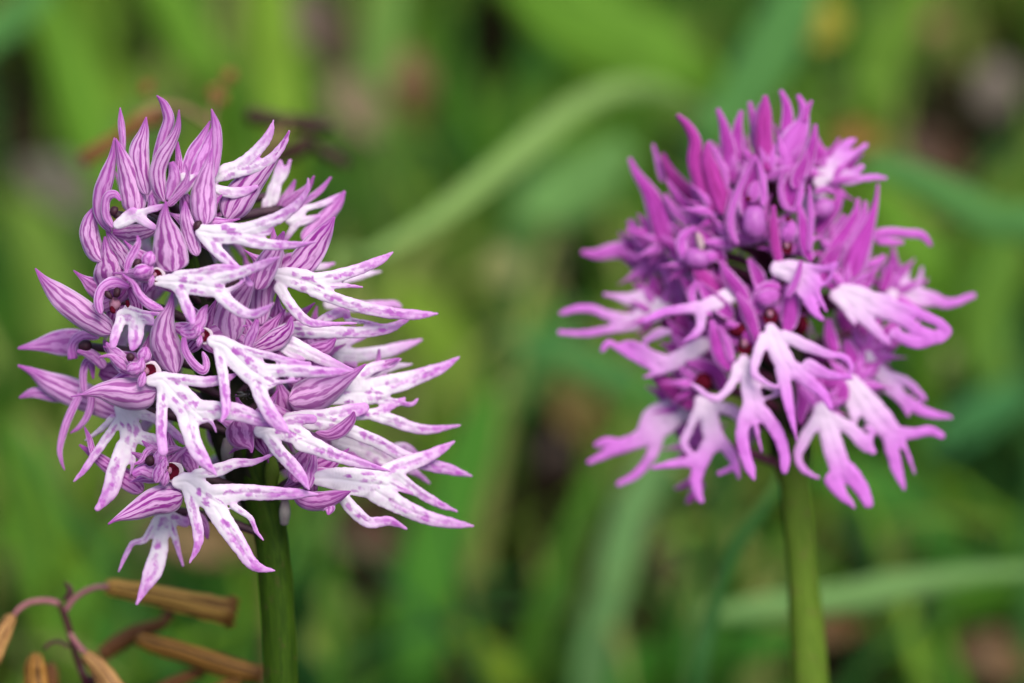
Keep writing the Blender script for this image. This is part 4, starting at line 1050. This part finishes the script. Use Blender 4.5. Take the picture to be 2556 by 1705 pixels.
floret('K', '870 212 50;950 222 64;1200 268 76;1500 335 84;1760 395 96;1885 415 98', ZK - 60, 'floret', dh, -40, True, 4)
floret('K', '1130 640 48;1250 680 66;1450 735 76;1700 815 80;1950 895 80;2120 925 56', ZK - 110, 'floretd', dh, -60, True, 3)
floret('K', '830 770 50;920 700 62;1060 610 60;1200 555 52;1310 520 44;1350 480 40;1385 425 50', ZK - 260, 'floretr', dh, -40)
floret('K', '700 765 44;800 870 68;900 1000 80;1000 1130 82;1080 1250 80', ZK + 20, 'floretp', dh)
floret('K', '295 770 44;290 870 72;296 1000 84;300 1130 86', ZK - 60, 'floretd', dh)
floret('K', '410 840 30;420 920 50;420 1040 56', ZK - 180, 'floretr', dh)
floret('K', '1660 895 34;1550 935 44;1400 1000 46;1280 1060 44', ZK - 180, 'floretr', dh)
floret('K', '1950 985 30;1850 1010 40;1700 1080 40', ZK - 120, 'floretd', dh)
# the same kind behind the left orchid
ZB = -1500.0
base = P([(620, 700, ZB - 900)])[0]; base[2] = 0
db = thing('dry_flower_head', base, 'dark brown blurred dried flower head rising behind the tip of the left orchid', 'dried flower', 'dried tubular flower heads')
gpt = proj(base)[0]
tube('stalk', np.array([(690, 330, ZB, 14), (655, 420, ZB - 60, 14), (640, 560, ZB - 300, 14), (gpt[0], gpt[1], gpt[2], 14)]), M['tan'], db)
tube('pedicel', rows('N', '1190 470 22;1110 400 26;960 330 28;800 325 30;660 390 26', ZB), M['tan'], db)
tube('pedicel', rows('N', '1500 700 20;1640 560 18;1720 430 18', ZB), M['tan'], db)
for txt, m_, z_ in (('300 690 52;400 628 50;560 525 46;700 430 50;860 392 40', 'floretr', 0), ('1440 385 54;1560 400 52;1700 425 46;1880 450 54;2010 462 34', 'floretk', -40),
                    ('1620 690 44;1750 625 60;1880 550 46', 'floretk', -20), ('1890 590 30;2000 655 44;2130 725 36', 'floretk', -80), ('500 1075 34;600 1110 40;740 1160 40', 'floretr', -60)):
    floret('N', txt, ZB + z_, m_, db)
for i_, (x_, y_, r_) in enumerate(((1195, 215, 36), (1300, 110, 44), (1255, 268, 34), (735, 195, 42))):
    ox, oy, s_ = CROPS['N']
    blob('dry_seed_pod', ox + x_ / s_, oy + y_ / s_, ZB - 150, r_ / s_, r_ * 1.3 / s_, r_ / s_, M['floretr'], db, 0.6)
tube('pedicel', np.array([(100 + 1300 / 2.766, 150 + 110 / 2.766, ZB - 150, 5), (100 + 1215 / 2.766, 150 + 250 / 2.766, ZB - 150, 5), (100 + 1180 / 2.766, 150 + 460 / 2.766, ZB - 20, 6)]), M['tan'], db)

# =================================================================== LEAVES AND BLADES BEHIND
def blade(name, label, cat, txt, dist, col, cup=35, root=True, dist2=None, group='leaves behind the orchids'):
    a = tr('W', txt)
    a[:, 2] *= 0.84
    z = np.linspace(-dist / K, -(dist2 if dist2 is not None else dist) / K, len(a))
    r_ = [tuple(q) for q in np.stack([a[:, 0], a[:, 1], z, a[:, 2]], 1)]
    if root:
        w = P([r_[-1][:3]])[0]; w0 = P([r_[-2][:3]])[0]
        if w[2] > 0.004:
            b = np.array([w[0] + (w[0] - w0[0]) * 0.3, w[1] + 0.01, -0.004])
            m_ = (w + b) / 2; m_[0] += (w[0] - w0[0]) * 0.15
            for p_, s_ in ((m_, 0.8), (b, 0.55)):
                q = proj(p_)[0]; r_.append((q[0], q[1], q[2], r_[-1][3] * s_ if s_ == 0.8 else r_[-1][3] * 0.7))
    o = ribbon(name, np.array(r_), leafc(col), None, cup=cup, nu=9, th=6, ruf=0.1)
    tag(o, label, cat, group)
    return o
PALE, MIDG, YEL, TEAL, DEEP, BRI, OLIVE = (0.25, 0.40, 0.13), (0.11, 0.24, 0.03), (0.17, 0.30, 0.025), (0.085, 0.235, 0.055), (0.035, 0.15, 0.03), (0.115, 0.26, 0.02), (0.13, 0.17, 0.03)
blade('grass_blade', 'long pale green arching grass blade between the two orchids', 'grass blade', '1640 275 8;1560 222 16;1480 200 24;1390 215 31;1290 272 36;1195 350 38;1080 440 33;960 525 25;850 585 17;760 640 12', 0.21, (0.215, 0.35, 0.095), dist2=0.13)
blade('grass_blade', 'wide blue-green blade coming down from the top edge above the magenta orchid', 'grass blade', '1840 -60 60;1800 60 78;1745 160 80;1680 260 66;1610 340 40', 0.21, TEAL)
blade('grass_blade', 'blue-green blade sloping down to the right edge beside the magenta orchid', 'grass blade', '1975 370 20;2060 395 40;2160 440 50;2270 500 52;2420 590 52', 0.15, TEAL)
blade('leaf', 'broad bright green leaf along the top edge in the middle', 'leaf', '1180 -60 60;1300 30 110;1430 100 118;1560 160 80;1640 210 30', 0.26, BRI)
blade('leaf', 'upright yellow-green leaf at the top edge above the left orchid', 'leaf', '600 -80 30;618 0 58;628 110 66;640 220 60;650 330 50', 0.24, YEL)
blade('leaf', 'upright bright green leaf near the top left corner', 'leaf', '70 -60 30;130 80 60;175 220 70;215 340 60;240 430 40', 0.26, BRI)
blade('leaf', 'vivid green leaf at the top edge right of the corner', 'leaf', '340 -60 40;400 20 66;440 110 60;500 200 40', 0.28, BRI)
blade('leaf', 'blue-green leaf tip poking into the top left corner', 'leaf', '110 -40 30;40 30 46;-40 90 50;-200 190 40', 0.24, TEAL)
blade('leaf', 'long green leaf standing right of the left orchid, lower half', 'leaf', '1130 900 24;1090 1010 62;1040 1130 78;1000 1270 80;965 1400 74;950 1580 60', 0.2, (0.062, 0.205, 0.020))
blade('leaf', 'dark blue-green leaf in the gap between both orchids', 'leaf', '1330 700 20;1250 800 58;1170 900 72;1120 1000 66;1100 1100 50', 0.26, (0.04, 0.155, 0.035))
blade('grass_blade', 'straight pale blade below the lowest left petals of the magenta orchid', 'grass blade', '1560 960 22;1500 1070 46;1450 1180 52;1415 1300 52;1380 1430 50;1350 1600 46', 0.19, (0.13, 0.27, 0.085))
blade('grass_blade', 'thin green blade crossing just left of the magenta orchid stem', 'grass blade', '1800 1070 8;1770 1140 15;1705 1230 17;1660 1330 18;1630 1440 20;1600 1600 24', 0.07, (0.06, 0.19, 0.04))
blade('grass_blade', 'pale horizontal blade passing behind the magenta orchid stem', 'grass blade', '2480 1310 12;2360 1312 16;2250 1318 22;2150 1332 32;2050 1350 42;1960 1370 44;1860 1385 38;1760 1395 34;1660 1410 22;1600 1430 12', 0.135, (0.17, 0.32, 0.095))
blade('leaf', 'deep green leaf along the bottom edge left of the magenta stem', 'leaf', '1850 1460 20;1720 1490 60;1580 1510 70;1460 1540 60;1360 1620 40', 0.2, (0.035, 0.16, 0.012))
blade('leaf', 'bright green patch of leaf right of the magenta orchid tip', 'leaf', '1990 420 20;2040 480 54;2090 560 60;2130 660 50', 0.22, BRI)
blade('leaf', 'soft green leaf at the right edge beside the magenta petals', 'leaf', '2330 540 30;2290 650 66;2260 780 70;2290 920 50', 0.28, MIDG)
blade('leaf', 'green leaf in the gap right of the magenta stem', 'leaf', '1860 1080 20;1960 1110 62;2080 1180 74;2180 1280 60;2240 1340 30', 0.22, (0.06, 0.21, 0.025))
blade('leaf', 'olive green leaf at the left edge below the top corner', 'leaf', '20 470 30;80 560 70;120 680 76;110 800 60', 0.27, (0.13, 0.23, 0.03))
blade('leaf', 'dark green leaf along the lower left edge', 'leaf', '20 980 30;70 1100 74;100 1230 80;80 1340 60', 0.2, (0.055, 0.17, 0.025))
blade('leaf', 'yellow-green leaf just right of the left orchid petals', 'leaf', '860 640 20;960 720 64;1030 820 76;1080 930 56', 0.28, (0.17, 0.29, 0.025))
blade('leaf', 'soft green leaf at the top edge over the raised petal', 'leaf', '900 -60 40;885 60 56;870 180 60;865 320 50', 0.3, (0.14, 0.27, 0.05))
blade('leaf', 'pale green leaf behind the long arching blade', 'leaf', '1440 330 40;1370 400 80;1290 450 80;1200 520 50', 0.26, (0.13, 0.28, 0.07))
blade('leaf', 'blue-green leaf pointing from the middle towards the magenta petals', 'leaf', '1160 775 14;1290 810 40;1420 870 50;1540 940 52;1640 1010 40', 0.22, (0.07, 0.21, 0.05))
blade('leaf', 'small green leaf right of the left orchid stem near the bottom', 'leaf', '700 1180 16;740 1280 44;730 1400 56;700 1580 50', 0.24, (0.11, 0.25, 0.035))
blade('leaf', 'yellow-green leaf at the bottom edge in the middle', 'leaf', '1040 1440 10;1100 1490 36;1170 1560 46;1220 1640 40', 0.22, (0.17, 0.28, 0.02))
blade('leaf', 'deep green leaf at the lower right edge', 'leaf', '2130 1330 30;2230 1360 54;2340 1370 60;2440 1400 50', 0.2, (0.07, 0.2, 0.012))
blade('leaf', 'green leaf standing at the bottom edge left of the left stem', 'leaf', '420 1320 14;470 1400 50;480 1490 60;470 1600 50', 0.24, (0.06, 0.22, 0.03))
blade('leaf', 'green leaf behind the dried flower head in the corner', 'leaf', '150 1380 30;230 1450 60;260 1540 60;250 1640 50', 0.2, (0.06, 0.22, 0.025))
blade('leaf', 'dull green leaf behind the middle left petals', 'leaf', '430 250 30;330 300 60;250 420 66;180 560 60', 0.3, (0.10, 0.2, 0.045))
blade('leaf', 'green leaf at the top right above the magenta orchid', 'leaf', '2120 -50 40;2060 60 66;2010 170 66;1990 270 40', 0.28, (0.11, 0.22, 0.02))
blade('leaf', 'dark blue-green leaf at the lower right side', 'leaf', '2360 900 40;2260 950 60;2170 1010 50;2100 1080 24', 0.26, (0.055, 0.2, 0.06))

# dead leaves, dark shapes painted for shaded gaps, stones, small flower
def dead(label, x, y, r, dist, col, rot=0.3, name='dead_leaf', cat='dead leaf', asp=2.0, grp='dead leaves between the grass'):
    s = 2556 / 2351; c_, s_ = math.cos(rot), math.sin(rot)
    z = -dist / K
    pts = [(x + c_ * q * r * asp, y + s_ * q * r * asp, rr * r) for q, rr in ((-1, 0.08), (-0.5, 0.8), (0, 1.0), (0.5, 0.75), (1, 0.1))]
    a = np.array([(p[0] * s, p[1] * s, z + 80 * math.sin(i), p[2] * s) for i, p in enumerate(pts)])
    m_ = plain_mat(name + '_%d' % len(bpy.data.materials), col, tuple(q * 0.6 for q in col), 120, 0.15)
    o = ribbon(name, a, m_, None, cup=-45, nu=9, ruf=0.6, th=6)
    tag(o, label, cat, grp)
dead('reddish brown dead leaf above the arching blade near the top', 950, 200, 48, 0.3, (0.15, 0.08, 0.03), 1.4)
dead('grey-brown dead leaf at the top edge above the left orchid', 745, 70, 60, 0.32, (0.11, 0.075, 0.05), 0.9)
dead('greyish dead leaf left of the left orchid tip', 150, 430, 60, 0.3, (0.20, 0.18, 0.12), 0.5)
dead('greyish brown dead leaf above the raised petal', 830, 250, 55, 0.3, (0.20, 0.15, 0.08), 0.7)
dead('brown dead leaf at the right of the lowest left petals', 860, 1225, 66, 0.25, (0.09, 0.045, 0.025), 0.2)
dead('light brown dead leaf behind the lowest left petal', 470, 1230, 62, 0.2, (0.20, 0.115, 0.05), 0.3)
dead('beige dead leaf behind the lower left hood', 330, 1180, 60, 0.24, (0.22, 0.17, 0.10), 1.0)
dead('pale grey dead leaf at the bottom between the stems', 880, 1440, 60, 0.26, (0.20, 0.17, 0.10), 0.8)
dead('dark brown leaf shape painted as the shaded gap between the two orchids, lower half', 1275, 1080, 46, 0.26, (0.025, 0.012, 0.006), 1.6)  # near-black colour stands in for a shaded gap in the grass
dead('brown dead leaf in the shade under the magenta left petals', 1560, 1300, 55, 0.24, (0.07, 0.045, 0.025), 0.9)
dead('dark brown leaf shape standing in for shade right of the magenta orchid tip', 2150, 350, 50, 0.26, (0.06, 0.028, 0.012), 0.5)  # dark colour put in for shade among the grass here
dead('orange-brown dead scrap touching the magenta orchid tip', 1965, 315, 36, 0.2, (0.20, 0.11, 0.015), 0.1)
dead('reddish dead leaf at the top right edge', 2090, 40, 45, 0.32, (0.20, 0.10, 0.05), 0.2)
dead('brown dead leaf in the bottom right corner', 2290, 1500, 60, 0.2, (0.10, 0.055, 0.02), 0.1)
dead('brown dead leaf under the pale horizontal blade', 1900, 1440, 44, 0.16, (0.09, 0.045, 0.01), 0.0)
dead('dull brown dead leaf between the orchids above the dark shade patch', 1330, 950, 50, 0.28, (0.17, 0.12, 0.03), 0.7)
def stone(label, x, y, r, dist, col):
    s = 2556 / 2351
    o = blob('stone', x * s, y * s, -dist / K, r * s, r * s * 1.4, r * s * 0.9, plain_mat('stone_%d' % len(bpy.data.materials), col, tuple(q * 0.7 for q in col), 150, 0, 0.9), None, 0.3)
    tag(o, label, 'stone', 'small stones in the grass')
stone('grey stone near the upper right corner', 2285, 205, 46, 0.36, (0.14, 0.115, 0.09))
stone('small grey stone low between the two orchids', 1255, 1350 - 110, 34, 0.3, (0.18, 0.15, 0.13))
def seed_head(name, label, x, y, r, dist, col, cat):
    s = 2556 / 2351; z = -dist / K
    w = P([(x * s, y * s, z)])[0]
    t = thing(name, (w[0], w[1], 0), label, cat)
    m_ = plain_mat(name + '_petal', col, tuple(q * 0.8 for q in col), 300, 0.3)
    g = proj((w[0] + 0.004, w[1], -0.003))[0]
    tube('stem', np.array([(x * s, y * s, z - 10, 7), ((x * s + g[0]) / 2, (y * s + g[1]) / 2, (z + g[2]) / 2, 8), (*g, 9)]), M['stemR'], t)
    blob('flower_centre', x * s, y * s, z, r * 0.45 * s, r * 0.45 * s, r * 0.4 * s, m_, t)
    for i in range(10):
        a = i * 2 * math.pi / 10
        p = [(x * s + math.cos(a) * r * s * q, y * s + math.sin(a) * r * s * q, z + 6 * q, rr * r * s) for q, rr in ((1.05, 0.1), (0.7, 0.3), (0.25, 0.16))]
        ribbon('petal', np.array(p), m_, t, cup=30, nu=5, th=3)
seed_head('yellow_flower', 'small blurred yellow flower at the top edge above the magenta orchid', 1885, 50, 56, 0.24, (0.30, 0.27, 0.02), 'flower')
seed_head('pale_flower', 'round pale beige flower head in the gap between the orchids', 1155, 610, 44, 0.24, (0.24, 0.25, 0.085), 'flower')
seed_head('pale_flower', 'beige flower head behind the lower right magenta petals', 2140, 825, 48, 0.26, (0.25, 0.27, 0.10), 'flower')

# =================================================================== small fly on the left orchid
fx, fy, fz = 606, 986, 215
fw = P([(fx, fy, fz)])[0]
fly = thing('fly', fw, 'tiny black long-bodied fly sitting in the middle of the left orchid', 'insect')
blob('abdomen', fx - 9, fy + 2, fz, 13, 3.6, 3.6, M['insect'], fly, -0.15)
blob('thorax', fx + 7, fy - 1, fz + 1, 6, 4.4, 4.4, M['insect'], fly)
blob('head', fx + 15, fy - 2, fz + 2, 3.4, 3.2, 3.2, M['insect'], fly)
for i_, (dx, ex, ey) in enumerate(((4, -8, -12), (7, 2, -15), (10, 8, -13), (4, -4, 10), (7, 4, 11), (10, 12, 9))):
    tube('leg', np.array([(fx + dx, fy - 1, fz + 1, 0.9), (fx + dx + ex * 0.5, fy + ey * 0.75, fz + 6, 0.7), (fx + dx + ex, fy + ey, fz - 4, 0.5)]), M['insect'], fly, ns=5, sub=4)
for s_ in (-1, 1):
    ribbon('wing', np.array([(fx - 16, fy - 3 + s_ * 4, fz + 3, 1), (fx - 5, fy - 2 + s_ * 4, fz + 5, 3.4), (fx + 6, fy - 1, fz + 5, 1.2)]), M['insect'], fly, cup=15, nu=5, th=0.5)

for o_ in bpy.data.objects:
    if '_o' in o_.keys(): del o_['_o']
